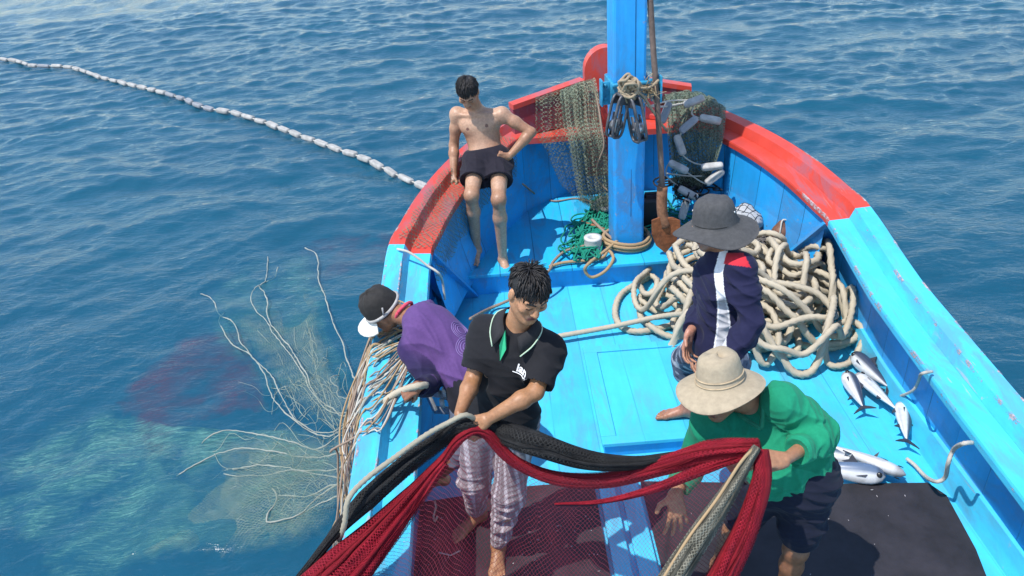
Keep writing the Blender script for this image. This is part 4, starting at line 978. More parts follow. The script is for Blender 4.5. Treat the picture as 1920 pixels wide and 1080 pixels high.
# ------------------------------------------------------------------ gear on and around the boat
ROPE_CREAM = rope_mat('cream_rope', (.55, .48, .36), dirt=(.20, .17, .13)); ROPE_TAN = rope_mat('tan_rope', (.44, .30, .16), scale=(300, 120)); ROPE_BROWN = rope_mat('brown_rope', (.33, .24, .18), scale=(300, 120))
ROPE_WHITE = rope_mat('white_line', (.60, .57, .50), scale=(400, 150)); FLOAT_W = plain('white_float', (.36, .35, .33), .65, .3, 14, .2); FLOAT_G = plain('grey_float', (.24, .25, .27), .6, .25, 14, .2)
def rope(name, ctrl, r, mat, label=None, cat=None, parent=None, group=None, n=7, lobes=3, twist=None, step=None):
    ctrl = [np.asarray(c, float) for c in ctrl]; pts = spline(ctrl, step or max(r * .9, .012)); mb = MB(); mb.tube(pts, r, n if r < .012 else 12, twist or .9 / r, lobes if r > .009 else 0, .30)
    o = mb.build(name, mat, parent, base=pts[len(pts) // 2]); return tag(o, label, cat, group) if label else o

# ---- float line across the water
def float_solid(L, W, H):
    mb = MB(); n = 20; prof = [(-.5, .55), (-.47, .8), (-.40, .96), (-.2, 1), (0, 1), (.2, 1), (.40, .96), (.47, .8), (.5, .55)]; v = []; f = []
    for t, k in prof:
        for i in range(n):
            a = 2 * math.pi * i / n; c, s = math.cos(a), math.sin(a); e = 3.2; r = (abs(c) ** e + abs(s) ** e) ** (-1 / e)
            z = r * s * H / 2 * k
            if abs(r * c) < .45 and s > 0 and abs(t) < .38: z -= H * .16
            v.append((t * L, r * c * W / 2 * k, z))
    m = len(prof)
    for j in range(m - 1):
        for i in range(n): f.append((j * n + i, j * n + (i + 1) % n, (j + 1) * n + (i + 1) % n, (j + 1) * n + i))
    f += [tuple(range(n))[::-1], tuple((m - 1) * n + i for i in range(n))]
    return np.array(v), f
fl_px = [(-130, 88), (-60, 98), (0, 110), (30, 114), (62, 123), (105, 124), (135, 127), (165, 136), (190, 145), (250, 160), (300, 172), (345, 186), (385, 202), (440, 212), (500, 231), (560, 253), (620, 275), (680, 296), (740, 326), (800, 352), (830, 366)]
line = spline([P(x, y, WATER_Z + .05) for x, y in fl_px], .02); line = np.vstack([line, spline([line[-1], line[-1] + V(.5, -.6, .05), V(.05, 8.0, -.3), V(.50, 7.3, .6)], .05)[1:]])
mb = MB(); mb.tube(line[::3], .012, 5); tag(mb.build('float_rope', ROPE_WHITE, None, base=line[0]), 'thin headrope threading the line of white floats across the sea', 'rope')
fv, ff = float_solid(.305, .105, .085); first = None; s_ = np.r_[0, np.cumsum(np.linalg.norm(np.diff(line, axis=0), axis=1))]; rs = np.random.RandomState(2)
pos_ = .1; kf = 0; end_ = s_[np.argmin(np.abs(line[:, 1] - 9.75))]
while pos_ < end_:
    c = np.array([np.interp(pos_, s_, line[:, i]) for i in range(3)]); d = unit(np.array([np.interp(pos_ + .1, s_, line[:, i]) - np.interp(pos_ - .1, s_, line[:, i]) for i in range(3)]))
    px = 960 + FOC * ((c - EYE) @ RT) / ((c - EYE) @ FW); grey = 318 < px < 395 or 72 < px < 95
    if first is None: o = mesh_obj('float', fv, ff, FLOAT_W, base=(0, 0, 0)); first = o; me_w = o.data; me_g = me_w.copy(); me_g.materials.clear(); me_g.materials.append(FLOAT_G)
    else: o = first.copy(); C.objects.link(o)
    if grey: o.data = me_g
    else: o.data = me_w
    o.location = Vector(c); a = math.atan2(d[1], d[0]) + rs.normal(0, .05); o.rotation_euler = (rs.normal(-.15, .22), -math.asin(d[2]) + rs.normal(0, .04), a)
    o.scale = (rs.uniform(.92, 1.05),) * 3
    if grey: tag(o, 'dull grey float in the line stretching over the sea', 'float', 'grey floats on the sea line')
    else: tag(o, 'white block float in the line stretching over the sea', 'float', 'white floats on the sea line')
    pos_ += .375 + rs.uniform(-.012, .03); kf += 1

# ---- big rope pile
def rope_pile():
    rs = np.random.RandomState(5); r = .0215; gs = .0125; H = np.zeros((220, 220)); ox, oy = .6, 3.7
    cx, cy = 1.72, 4.97; mb = MB(); ft = [(a, b) for a in range(-2, 3) for b in range(-2, 3) if a * a + b * b <= 5]
    def mound(x, y): return .44 * np.clip(1 - ((x - cx) / .80) ** 2 - ((y - cy) / .82) ** 2, 0, 1) ** .75 + .02
    def lay(xy, force=False, closed=False, fit=1.0, zoff=.025):
        xy = np.asarray(xy, float)[:, :2]; pts = resample(xy, .024); gi = np.clip(((pts[:, 0] - ox) / gs).astype(int), 3, 216); gj = np.clip(((pts[:, 1] - oy) / gs).astype(int), 3, 216)
        z = np.max([H[gi + a, gj + b] for a, b in ft], axis=0)
        if not force and (np.mean(z + r - mound(pts[:, 0], pts[:, 1])) > 0 or np.mean(z - mound(pts[:, 0], pts[:, 1]) > .05) > .12): return False
        n = 9; k = np.hanning(n + 2)[1:-1]; k /= k.sum(); zz = np.pad(z, n // 2, mode='wrap' if closed else 'edge'); zm = np.max([zz[i:i + len(z)] for i in range(2, n - 2)], axis=0); zz = np.pad(zm, n // 2, mode='wrap' if closed else 'edge'); z = np.convolve(zz, k, 'valid')
        z = np.maximum(z, 0) + rs.uniform(-.004, .004)
        for a, b in ft: np.maximum.at(H, (gi + a, gj + b), z + 1.75 * r)
        p3 = np.column_stack([pts, z + r + zoff])
        if closed: p3 = np.vstack([p3, p3[:2]])
        mb.tube(p3, r * rs.uniform(.90, 1.06), 12, 36, 3, .60, caps=True); return True
    def bight(px): return spline([(*P(x, y, .03)[:2], 0) for x, y in px], .03)
    for o in ([(1290, 470), (1220, 520), (1165, 555), (1155, 600), (1190, 625), (1270, 610), (1340, 585)], [(1480, 560), (1560, 590), (1615, 600), (1615, 630), (1560, 655), (1500, 650)], [(1430, 440), (1500, 455), (1555, 500), (1560, 530), (1500, 545)], [(1340, 470), (1250, 530), (1200, 580), (1230, 630), (1330, 640)]): lay(bight(o), True)
    got = 0
    for k in range(4000):
        if got > 220: break
        big = rs.rand() < .55; rot = rs.choice([1.2, 1.55, 1.9, -.3, .3]) + rs.normal(0, .3); A = rs.uniform(.34, .62) if big else rs.uniform(.16, .34); B = A * rs.uniform(.35, .75)
        oc = V(cx, cy) + rs.normal(size=2) * (V(.16, .16) if big else V(.42, .42)); ph = rs.uniform(0, 6.28, 3); q = []
        for t in np.linspace(0, 2 * math.pi, 15)[:-1]:
            m_ = 1 + .10 * math.sin(2 * t + ph[0]) + .08 * math.sin(3 * t + ph[1]) + .05 * math.sin(5 * t + ph[2]); c_, s_ = A * m_ * math.cos(t), B * m_ * math.sin(t); w = oc + V(c_ * math.cos(rot) - s_ * math.sin(rot), c_ * math.sin(rot) + s_ * math.cos(rot))
            q.append((w[0], w[1], 0))
        q = np.array(q); lo_, hi_ = V(.95, 4.20), V(2.34, 5.53); ex = q[:, :2].max(0) - q[:, :2].min(0); q[:, :2] = q[:, :2].mean(0) + (q[:, :2] - q[:, :2].mean(0)) * np.minimum(1, (hi_ - lo_) * .92 / ex)
        q[:, :2] += np.maximum(lo_ - q[:, :2].min(0), 0) - np.maximum(q[:, :2].max(0) - hi_, 0); q = np.vstack([q, q[:1]])
        if lay(spline(q, .03)[:-1], closed=True): got += 1
    for o in ([(1380, 660), (1440, 690), (1510, 705), (1545, 670), (1550, 600), (1520, 520), (1480, 440)], [(1300, 455), (1240, 500), (1190, 560), (1210, 600), (1300, 600)], [(1560, 560), (1590, 620), (1560, 680), (1500, 700), (1430, 700), (1380, 680)]): lay(bight(o), True)
    for px, z in (([(1300, 440), (1380, 430), (1470, 450), (1540, 500)], .3),):
        lay(spline([(*P(x, y, z * .5 + .05)[:2], 0) for x, y in px], .03), True)
    o = mb.build('rope_pile', ROPE_CREAM, None, base=(cx, cy, .02)); tag(o, 'big heap of thick cream rope coiled on the starboard deck', 'rope')
rope_pile()
rope('hauling_rope', [P(1330, 585, .42), P(1240, 593, .16), P(1150, 612, .10), P(1040, 632, .08), P(980, 645, .06), P(930, 660, .04)], .0185, ROPE_CREAM, 'long cream rope led aft from the heap behind the man in black', 'rope')
rope('hauling_rope', [Q(800, 722, 3.30), Q(783, 724, 3.26), Q(762, 729, 3.28), Q(735, 742, 3.32), Q(705, 768, 3.32), Q(690, 797, 3.28), Q(684, 830, 3.26), Q(680, 870, 3.28)], .0175, ROPE_CREAM, 'thick cream rope held by the purple-shirted man over the port rail', 'rope')
rope('mooring_rope', [Q(882, 598, 4.6), P(915, 580, .06), P(960, 560, .10), P(1000, 535, .19), P(1030, 506, .235), P(1038, 490, .24), P(1062, 470, .25), P(1105, 458, .26), P(1135, 440, .26)], .0115, ROPE_BROWN, 'brown rope running aft from the mast foot across the blue deck', 'rope')
mb = MB()
for k, (dz, rr, c) in enumerate(((.235, .185, 0), (.262, .192, .01), (.285, .180, -.01))):
    mb.tube(spline([V(.965 + rr * 1.02 * math.cos(a), 5.85 + rr * math.sin(a), dz + .01 * math.sin(2 * a)) for a in np.linspace(.3, 2 * math.pi + .1, 14)], .012), .0145, 10, 70, 3, .3)
mb.tube(spline([P(1165, 445, .3), P(1135, 470, .27), P(1103, 495, .24), Q(1097, 508, 5.49), Q(1110, 520, 5.49), Q(1135, 508, 5.49), P(1150, 485, .24), P(1140, 470, .26), P(1125, 485, .24), P(1060, 492, .235), P(1030, 500, .235)], .012), .0125, 10, 80, 3, .3)
tag(mb.build('rope_coil', ROPE_TAN, None, base=(.965, 5.85, .2)), 'tan rope wound round the foot of the blue mast', 'rope')
rope('rail_lashing', [P(745, 467, .83), P(765, 472, .84), P(785, 485, .80), P(800, 497, .76), P(822, 512, .72), Q(830, 530, 4.72), Q(834, 562, 4.70)], .0085, ROPE_WHITE, 'thin grey rope lashed over the port rail where red meets blue', 'rope')
rope('mooring_tail', [P(1748, 697, .66), P(1728, 701, .66), Q(1722, 715, 3.55), Q(1712, 732, 3.6), Q(1690, 742, 3.75), P(1678, 745, .05)], .0085, ROPE_WHITE, 'thin pale line hanging inside the starboard rail beside the upper fish', 'rope')
rope('mooring_tail', [P(1823, 830, .62), P(1805, 832, .63), Q(1788, 843, 2.93), Q(1778, 868, 2.92), Q(1772, 895, 2.98), Q(1755, 903, 3.0), P(1735, 893, .05), P(1715, 872, .035), P(1700, 860, .035)], .0105, ROPE_WHITE, 'pale rope drooping off the starboard rail towards the black mat', 'rope')

# ---- mats
RUB = M['rubber'] = plain('black_rubber', (.020, .018, .023), .62, .5, 5, .5, 0, .01)
def mat_piece(poly, label):
    n = len(poly); b = np.array(poly).mean(0); v = [(x, y, .026) for x, y in poly] + [(x, y, .040) for x, y in poly]
    f = [tuple(range(2 * n - 1, n - 1, -1))[::-1], tuple(range(n))[::-1]] + [(i, (i + 1) % n, n + (i + 1) % n, n + i) for i in range(n)]
    tag(mesh_obj('rubber_mat', np.array(v), f, RUB, smooth=False, base=(b[0], b[1], .026)), label, 'mat')
mat_piece([(-.62, 1.2), (.375, 1.2), (.37, 3.33), (.0, 3.33), (-.60, 3.27)], 'black rubber mat under the feet of the man in the polo shirt')
mat_piece([(.625, 1.2), (1.95, 1.2), (2.10, 2.40), (2.16, 2.66), (2.20, 3.02), (2.15, 3.12), (1.6, 3.17), (.63, 3.30)], 'black rubber mat beside the fish on the starboard deck')

# ---- fish
FISH = attr_mat('fish_skin', .28, .10, 40, .1, .001, spec=.6)
def fish(head, tail, L, roll, label, flip=1, dark=(.035, .05, .085), belly=(.60, .61, .62)):
    L *= 1.13; d = unit(V(head[0] - tail[0], head[1] - tail[1], 0)); side = V(-d[1], d[0], 0); m = 22; n = 16; v = []; col = []; f = []
    up = side * math.cos(roll) * flip + V(0, 0, 1) * math.sin(roll); lat = np.cross(d, up); c0 = (np.asarray(head) + np.asarray(tail)) / 2; c0 = V(c0[0], c0[1], .022 + .062 * L / .42)
    prof = lambda t: .122 * (np.sin(math.pi * t ** .62) ** .85 if 0 < t < 1 else 0) * (1 - .25 * t) + .008
    for i in range(m):
        t = i / (m - 1.0); h = prof(t) * L; w = h * .60
        for j in range(n):
            a = 2 * math.pi * j / n; ca, sa = math.cos(a), math.sin(a); v.append(c0 + d * L * (.42 - .84 * t) + up * h * ca + lat * w * sa)
            g = np.clip((ca - .05) / .35, 0, 1); c = np.array(belly) * (1 - g) + np.array(dark) * g
            if g < .6 and abs(math.sin(ca * 16)) > .85 and ca < -.05 and t > .25: c = c * .72
            if t < .12: c = c * .6
            col.append(c)
    for i in range(m - 1):
        for j in range(n): f.append((i * n + j, (i + 1) * n + j, (i + 1) * n + (j + 1) % n, i * n + (j + 1) % n))
    f += [tuple(range(n)), tuple((m - 1) * n + j for j in range(n))[::-1]]
    R = empty('fish', c0, label, 'fish', None); mesh_obj('body', np.array(v), f, FISH, R, col=np.array(col))
    fin = plain('fish_fin', (.03, .035, .05), .5, .3) if 'fin' not in M else M['fin']; M['fin'] = fin
    def blade(pts, t=.003):
        k = len(pts); q = [c0 + d * a * L + up * b * L + lat * (t + .0 * c) for a, b, c in [(p[0], p[1], 0) for p in pts]]; q2 = [c0 + d * p[0] * L + up * p[1] * L - lat * t for p in pts]
        return q + q2, [tuple(range(k)), tuple(range(2 * k - 1, k - 1, -1))] + [(i, k + i, k + (i + 1) % k, (i + 1) % k) for i in range(k)]
    MB().add(*blade([(-.40, .014), (-.46, .10), (-.52, .16), (-.475, .03), (-.465, 0), (-.475, -.03), (-.52, -.16), (-.46, -.10), (-.40, -.014)])).build('tail_fin', fin, R, smooth=False)
    MB().add(*blade([(.12, .115), (.05, .20), (.02, .135), (-.06, .108), (-.02, .10)])).build('dorsal_fin', fin, R, smooth=False)
    MB().add(*blade([(-.12, -.085), (-.20, -.155), (-.19, -.075)])).build('anal_fin', fin, R, smooth=False)
    for e in (-1, 1): p0 = c0 + d * .22 * L + lat * e * .070 * L; MB().add([p0, p0 - d * .13 * L - up * .03 * L + lat * e * .012 * L, p0 - d * .02 * L - up * .035 * L + lat * e * .004, p0 + lat * e * .004 * L - up * .004], [(0, 1, 2), (0, 3, 1), (3, 2, 1), (0, 2, 3)]).build('pectoral_fin', fin, R, smooth=False)
    if 'eye' not in M: M['eye'] = plain('fish_eye', (.02, .02, .02), .2, .1)
    for e in (-1, 1):
        bx = basis(lat * e, up); mb = MB(); mb.lathe(c0 + d * .345 * L + up * .012 * L + lat * e * .060 * L, np.array([bx[0], bx[2], bx[1]]), [(.013 * L / .42, 0), (.010 * L / .42, .004), (.0005, .005)], 10); mb.build('eye', M['eye'], R)
F = lambda x, y: P(x, y, .05)
fish(F(1592, 668), F(1668, 738), .40, .9, 'dark-backed tuna lying furthest forward in the group by the starboard wall', -1)
fish(F(1604, 708), F(1680, 778), .40, -.35, 'silver tuna showing its white flank in the middle of the fish group', -1)
fish(F(1578, 692), F(1624, 786), .37, .35, 'small tuna with dark back nearest the rope heap', -1)
fish(F(1688, 750), F(1700, 848), .37, -.25, 'pale-bellied tuna with its tail pointing to the black mat', -1)
fish(F(1692, 902), F(1548, 846), .46, -.75, 'white-bellied tuna lying askew at the forward edge of the black mat', 1)
fish(F(1650, 903), F(1520, 884), .42, .95, 'blue-grey tuna lying along the edge of the black mat behind the green shirt', 1, (.10, .15, .24))
fish(F(1540, 858), F(1600, 868), .36, .5, 'grey tuna mostly hidden behind the elbow in the green sleeve', -1, (.10, .14, .20))

# ---- shovel with a long handle standing by the mast
R = empty('long_shovel', P(1248, 470, .20), 'rusty shovel on a long brown pole standing beside the mast', 'shovel')
b0 = Q(1243, 365, 5.66); WOOD = plain('weathered_pole', (.15, .105, .085), .8, .35, 14, .6, 0, .01); RUST = plain('rusty_iron', (.23, .075, .025), .85, .5, 16, .8, 0, .01)
mb = MB(); mb.tube(spline([Q(1216, -60, 5.80), Q(1224, 80, 5.76), Q(1234, 220, 5.70), Q(1243, 365, 5.66)], .05), .0215, 9); mb.build('handle', WOOD, R)
mb = MB(); mb.tube(spline([Q(1242, 350, 5.65), Q(1241, 375, 5.64), Q(1242, 400, 5.63), Q(1248, 425, 5.62)], .02), [.045, .040, .043, .045, .040, .043, .046, .048, .05][:9] if False else .042, 9); mb.build('socket', plain('rusty_wood_socket', (.22, .10, .05), .9, .5, 22, .8, 0, .01), R)
ol = [(1222, 413), (1236, 408), (1262, 408), (1275, 413), (1275, 432), (1268, 452), (1247, 474), (1230, 460), (1222, 440)]; n = len(ol)
v = [Q(x, y, 5.60) for x, y in ol] + [Q(x, y, 5.60) + V(0, .012, 0) for x, y in ol]; v = [p + V(0, .5 * ((x - 1248) / 230.) ** 2 * -1.0, 0) for p, (x, y) in zip(v, ol + ol)]
MB().add(v, [tuple(range(n)), tuple(range(2 * n - 1, n - 1, -1))] + [(i, n + i, n + (i + 1) % n, (i + 1) % n) for i in range(n)]).build('blade', RUST, R, smooth=False)

# ---- pulley blocks slung from the mast collar
STEEL = plain('worn_steel', (.11, .11, .12), .45, .5, 16, .5, .5, .006); SHV = plain('sheave_steel', (.45, .46, .48), .3, .25, 20, .2, .8)
def pulley(top, bot, y, w, yaw, label):
    a, b = Q(*top, y), Q(*bot, y - .02); R = empty('pulley_block', a, label, 'pulley'); d = unit(a - b); L = np.linalg.norm(a - b)
    s = unit(np.cross(d, V(math.sin(yaw), -math.cos(yaw), 0))); nn = np.cross(s, d); ax = np.array([s, nn, d]); c = (a + b) / 2; mb = MB()
    for e in (-1, 1):
        loop = []
        for k in range(28):
            t = 2 * math.pi * k / 28; ex = 4; ct, st = math.cos(t), math.sin(t); r = (abs(ct) ** ex + abs(st) ** ex) ** (-1 / ex); loop.append(c + ax.T @ V(e * .030, r * ct * w / 2, r * st * L / 2))
        loop.append(loop[0]); mb.tube(loop, .011, 6, caps=False); mb.box(c + ax.T @ V(e * .030, 0, -L * .2), V(.006, w * .30, L * .55), ax); mb.box(c + ax.T @ V(e * .030, 0, L * .38), V(.007, w * .9, L * .2), ax, bev=.002)
    mb.box(c + ax.T @ V(0, 0, L * .5), V(.075, w * .5, .02), ax, bev=.004); mb.box(c + ax.T @ V(0, 0, -L * .49), V(.075, w * .5, .016), ax, bev=.004); mb.build('frame', STEEL, R)
    bx = np.array([nn, d, s]); mb = MB(); mb.lathe(c - d * L * .22, bx, [(.0005, -.026), (w * .42, -.026), (w * .47, -.022), (w * .34, 0), (w * .47, .022), (w * .42, .026), (.0005, .026)], 20); mb.build('sheave', SHV, R)
    mb = MB(); mb.lathe(c - d * L * .22, bx, [(.0005, -.045), (.014, -.045), (.014, .045), (.0005, .045)], 8); mb.tube([c + d * L * .5, a + d * .03, a + d * .05 + s * .02, a + d * .08], .009, 6); mb.build('axle_pin', STEEL, R)
pulley((1166, 178), (1150, 256), 5.60, .115, -.9, 'steel pulley block hanging left on the mast with its sheave low')
pulley((1186, 182), (1200, 264), 5.58, .125, .35, 'larger steel pulley block hanging under the rope knot on the mast front')
rs = np.random.RandomState(8); mb = MB(); kc = Q(1180, 162, 5.60)
for i in range(16):
    a = rs.normal(size=3); a /= np.linalg.norm(a); b = unit(np.cross(a, rs.normal(size=3))); c_ = np.cross(a, b); r1, r2 = rs.uniform(.03, .07), rs.uniform(.03, .10)
    mb.tube(spline([kc + V(0, 0, -.01) + rs.normal(size=3) * .012 + (b * math.cos(t) * r1 + c_ * math.sin(t) * r1 + V(0, 0, 1) * math.sin(t) * r2 * .5) for t in np.linspace(0, 6.0, 9)], .012), .0105, 7, 90, 3, .3)
mb.tube(spline([kc, Q(1205, 180, 5.62), Q(1222, 205, 5.66), Q(1240, 232, 5.85), Q(1250, 245, 6.3)], .02), .010, 7, 90, 3, .3); mb.tube(spline([kc, Q(1215, 165, 5.66), Q(1235, 150, 5.7)], .02), .010, 7)
tag(mb.build('rope_knot', rope_mat('hemp_rope', (.42, .33, .22), scale=(300, 120)), None, base=kc), 'knotted hemp rope tied round the mast collar above the pulleys', 'rope')
rs = np.random.RandomState(14); mb = MB(); kc = Q(1212, 168, 5.72)
for i in range(70): d = unit(rs.normal(size=3) + V(.5, 0, .2)); mb.tube(spline([kc + rs.normal(size=3) * .02, kc + d * .05 + rs.normal(size=3) * .02, kc + d * rs.uniform(.07, .12) + rs.normal(size=3) * .03], .02), .0022, 4)
tag(mb.build('frayed_rope', rope_mat('frayed_fibre', (.45, .34, .20)), None, base=kc), 'frayed straw-coloured rope end behind the mast knot', 'rope')

# ---- odds and ends on the foredeck
def spool(c, ax, r, h, mat, label):
    R = empty('line_spool', c, label, 'spool'); mb = MB(); mb.lathe(c, ax, [(r * .35, 0), (r, 0), (r * 1.0, h * .1), (r * .97, h * .15), (r * .97, h * .85), (r, h * .9), (r, h), (r * .42, h), (r * .38, h * .6), (r * .35, 0)], 24); mb.build('reel', mat, R)
    mb = MB(); mb.lathe(c, ax, [(r * .40, h * .55), (r * .2, h * .56), (.0005, h * .56)], 16); mb.build('hub', plain('dark_hub', (.20, .17, .14), .8), R)
c = P(1112, 470, .212); spool(c, np.eye(3), .072, .125, plain('white_reel', (.55, .55, .53), .6, .12), 'white line spool standing upright left of the mast foot')
c = P(1122, 392, .24); bx = basis(V(.35, -.55, .62), V(0, 0, 1)); spool(c, np.array([bx[0], bx[2], bx[1]]) * np.array([[1], [-1], [1]]), .075, .12, plain('grey_reel', (.36, .35, .32), .7, .2), 'grey line spool tipped over under the green net')
def tangle(name, mat, px, n, r, seed, label, cat, zb=.235, spread=18, zr=.05, size=14):
    rs = np.random.RandomState(seed); mb = MB(); px = np.array(px, float); ctrl = []
    for i in range(n):
        q = px[rs.randint(len(px))] + rs.normal(size=2) * spread * V(1, .55); a0 = rs.uniform(0, 6.28); ra = size * rs.uniform(.5, 1.6); rb = ra * rs.uniform(.3, .7)
        for t in np.linspace(0, rs.uniform(2, 6.5), 7): ctrl.append(P(q[0] + ra * math.cos(a0 + t), q[1] + rb * math.sin(a0 + t), zb + rs.uniform(0, zr)))
    mb.tube(spline(ctrl, .02), r, 5); return tag(mb.build(name, mat, None, base=ctrl[0]), label, cat)
GREEN_R = rope_mat('green_rope', (.0, .26, .17), (.0, .10, .08), (300, 120))
tangle('green_rope', GREEN_R, [(1100, 425), (1085, 455), (1120, 405), (1135, 425), (1095, 470), (1130, 385)], 60, .0075, 3, 'tangle of bright green rope heaped left of the mast', 'rope')
tangle('green_rope', GREEN_R, [(1250, 395), (1275, 405), (1290, 420), (1230, 420)], 16, .0075, 6, 'loose strands of green rope lying right of the mast', 'rope')
mb = MB(); mb.tube([P(1088, 415, .26), P(1118, 424, .28), P(1150, 436, .26)], .011, 7); tag(mb.build('stick', plain('red_brown_stick', (.26, .10, .05), .8, .3), None, base=P(1118, 424, .28)), 'short red-brown stick lying in the green rope', 'stick')
mb = MB(); mb.tube(spline([P(1110, 412, .30), P(1128, 430, .29), P(1150, 450, .26)], .03), .013, 7, 90, 3, .3); tag(mb.build('rope_end', ROPE_BROWN, None, base=P(1128, 430, .29)), 'stiff brown rope end crossing the green tangle', 'rope')
R = empty('jerrycan', P(1222, 425, .22), 'black plastic can standing behind the mast foot', 'can'); bc = P(1221, 428, .22); BLK = plain('black_plastic', (.012, .011, .012), .5, .3)
mb = MB(); mb.box(bc + V(0, .03, .14), V(.17, .16, .27), bev=.02); mb.build('body', BLK, R); mb = MB(); mb.tube([bc + V(-.05, .03, .27), bc + V(-.05, .03, .31), bc + V(.05, .03, .31), bc + V(.05, .03, .27)], .012, 6); mb.build('handle', BLK, R); mb = MB(); mb.lathe(bc + V(.05, -.02, .274), np.eye(3), [(.02, 0), (.02, .02), (.0005, .02)], 12); mb.build('cap', plain('dark_cap', (.03, .03, .03), .5), R)
s = Solid(); bc = P(1392, 448, .22)
for i, (a, b, c_, r) in enumerate(((0, 0, .10, .12), (.07, .04, .13, .10), (-.06, .05, .12, .10), (.02, .1, .18, .08))): s.ball(bc + V(a, b, c_), r, .06)
R = empty('net_sack', bc, 'white sack under dark netting behind the grey bucket hat', 'sack'); sk = solid_obj('sack', s, CLOTH, R, .012, (.38, .39, .40), 2, (.02, 3, V(0, 0, 1), .09)); bv = obj_bvh(sk); mb = MB()
for k in range(-6, 7):
    for ax_ in (0, 1):
        pts = []
        for t in np.linspace(-.2, .2, 22):
            o = V(k * .035 + t, t - k * .035, 0) if ax_ == 0 else V(k * .035 - t, t + k * .035, 0); h = bv.ray_cast(Vector(V(o[0], o[1] + .04, .6)), Vector((0, -.25, -1)), 1.2)
            if h[0] is not None and h[0].z > .01: pts.append(np.array(h[0]) + bc + np.array(h[1]) * .003)
            elif len(pts) > 2: mb.tube(pts, .0025, 4); pts = []
            else: pts = []
        if len(pts) > 2: mb.tube(pts, .0025, 4)
mb.build('netting', plain('dark_twine', (.02, .025, .03), .9), R)
mb = MB(); mb.tube(spline([P(1352, 362, .34), P(1395, 388, .35), P(1440, 415, .34), P(1500, 452, .33)], .03), [.036] * len(spline([P(1352, 362, .34), P(1395, 388, .35), P(1440, 415, .34), P(1500, 452, .33)], .03)), 10); tag(mb.build('timber_log', plain('pale_timber', (.30, .24, .19), .85, .3, 12, .5, 0, .01), None, base=P(1420, 412, .33)), 'pale timber log lying against the starboard bow lining', 'log')
tangle('grey_net', plain('grey_twine', (.10, .09, .085), .9, .3), [(1420, 440), (1440, 445), (1405, 448)], 40, .006, 12, 'grey net bundle lying beside the rope heap', 'net', .30, 12, .06, 10)
s = Solid(); bc = P(1464, 438, .36); s.ell(bc, np.eye(3), V(.075, .075, .085), .02); s.ball(bc + V(0, 0, .085), .03, .03)
R = empty('buoy', bc, 'brown buoy with a white cord behind the rope heap', 'buoy'); solid_obj('body', s, SKIN, R, .008, (.16, .075, .045)); mb = MB(); mb.tube(spline([bc + V(-.03, -.05, -.05), bc + V(-.03, -.06, .05), bc + V(0, -.02, .13), bc + V(.08, -.05, .08), bc + V(.14, -.10, -.02), bc + V(.16, -.12, -.12)], .015), .006, 6); mb.build('cord', ROPE_WHITE, R)

# ---- fairlead with nylon rollers on the port bulwark
fc = Q(826, 752, 3.55); R = empty('roller_fairlead', fc, 'galvanised roller fairlead fixed inside the port bulwark behind the purple shirt', 'fairlead'); GALV = plain('galvanised_steel', (.42, .44, .46), .45, .25, 30, .3, .5)
mb = MB()
for a, b in (((800, 735), (815, 768)), ((815, 768), (845, 770)), ((812, 734), (843, 745)), ((800, 735), (822, 738))):
    p, q = Q(*a, 3.55), Q(*b, 3.50); d = unit(q - p); bx = basis(d, V(0, 0, 1)); mb.box((p + q) / 2, V(.018, np.linalg.norm(q - p) + .015, .045), np.array([bx[0], bx[1], bx[2]]), bev=.003)
mb.build('bracket', GALV, R); NY = plain('white_nylon', (.7, .7, .68), .5, .1)
for x, y in ((829, 756), (834, 735)):
    p = Q(x, y, 3.50); mb = MB(); mb.lathe(p - V(0, 0, .025), np.eye(3), [(.0005, 0), (.014, 0), (.014, .05), (.0005, .05)], 12); mb.build('roller', NY, R)

# ---- nets
FIB = {}
def fibre_mat(name, col, col2, hole=0.0):
    m, N, L, b = nmat(name); uvn = N.new('ShaderNodeTexCoord').outputs['UV']; pos = geo_pos(N)
    st = noise(N, L, 1, 5, .75, mapping(N, L, uvn, (14, 420, 1), (0, 0, .12)), .8); n2 = noise(N, L, 7, 4, .6, pos)
    L.new(mixc(N, L, ramp(N, L, st, .38, .62), col, mixc(N, L, ramp(N, L, n2, .35, .7), col2, col)), b.inputs['Base Color']); b.inputs['Roughness'].default_value = .75; b.inputs['Specular IOR Level'].default_value = .25
    if hole: L.new(ramp(N, L, st, hole - .03, hole + .03), b.inputs['Alpha'])
    bump(N, L, b, st, 1.0, .008); return m
NB = fibre_mat('black_net', (.006, .006, .008), (.055, .055, .055)); NR = fibre_mat('red_net', (.20, .004, .012), (.42, .02, .035)); NG = fibre_mat('grey_net', (.05, .047, .035), (.30, .28, .22)); NRh = fibre_mat('red_net_loose', (.24, .004, .014), (.46, .02, .04), .40); NBh = fibre_mat('black_net_loose', (.006, .006, .008), (.05, .05, .05), .42)
SKR = net_mat('red_skin', (.34, .010, .026), .0105, .20, .55, (.16, .006, .016), .8, .8, 9); SKB = net_mat('black_skin', (.030, .030, .030), .0105, .20, .5, (.010, .010, .010), .8, .8, 9); SKG = net_mat('grey_skin', (.30, .28, .22), .0105, .22, .5, (.10, .095, .07), .8, .8, 9)
NET = empty('seine_net', Q(1000, 860, 2.48), 'black and red seine net stretched between the hauling men', 'net')
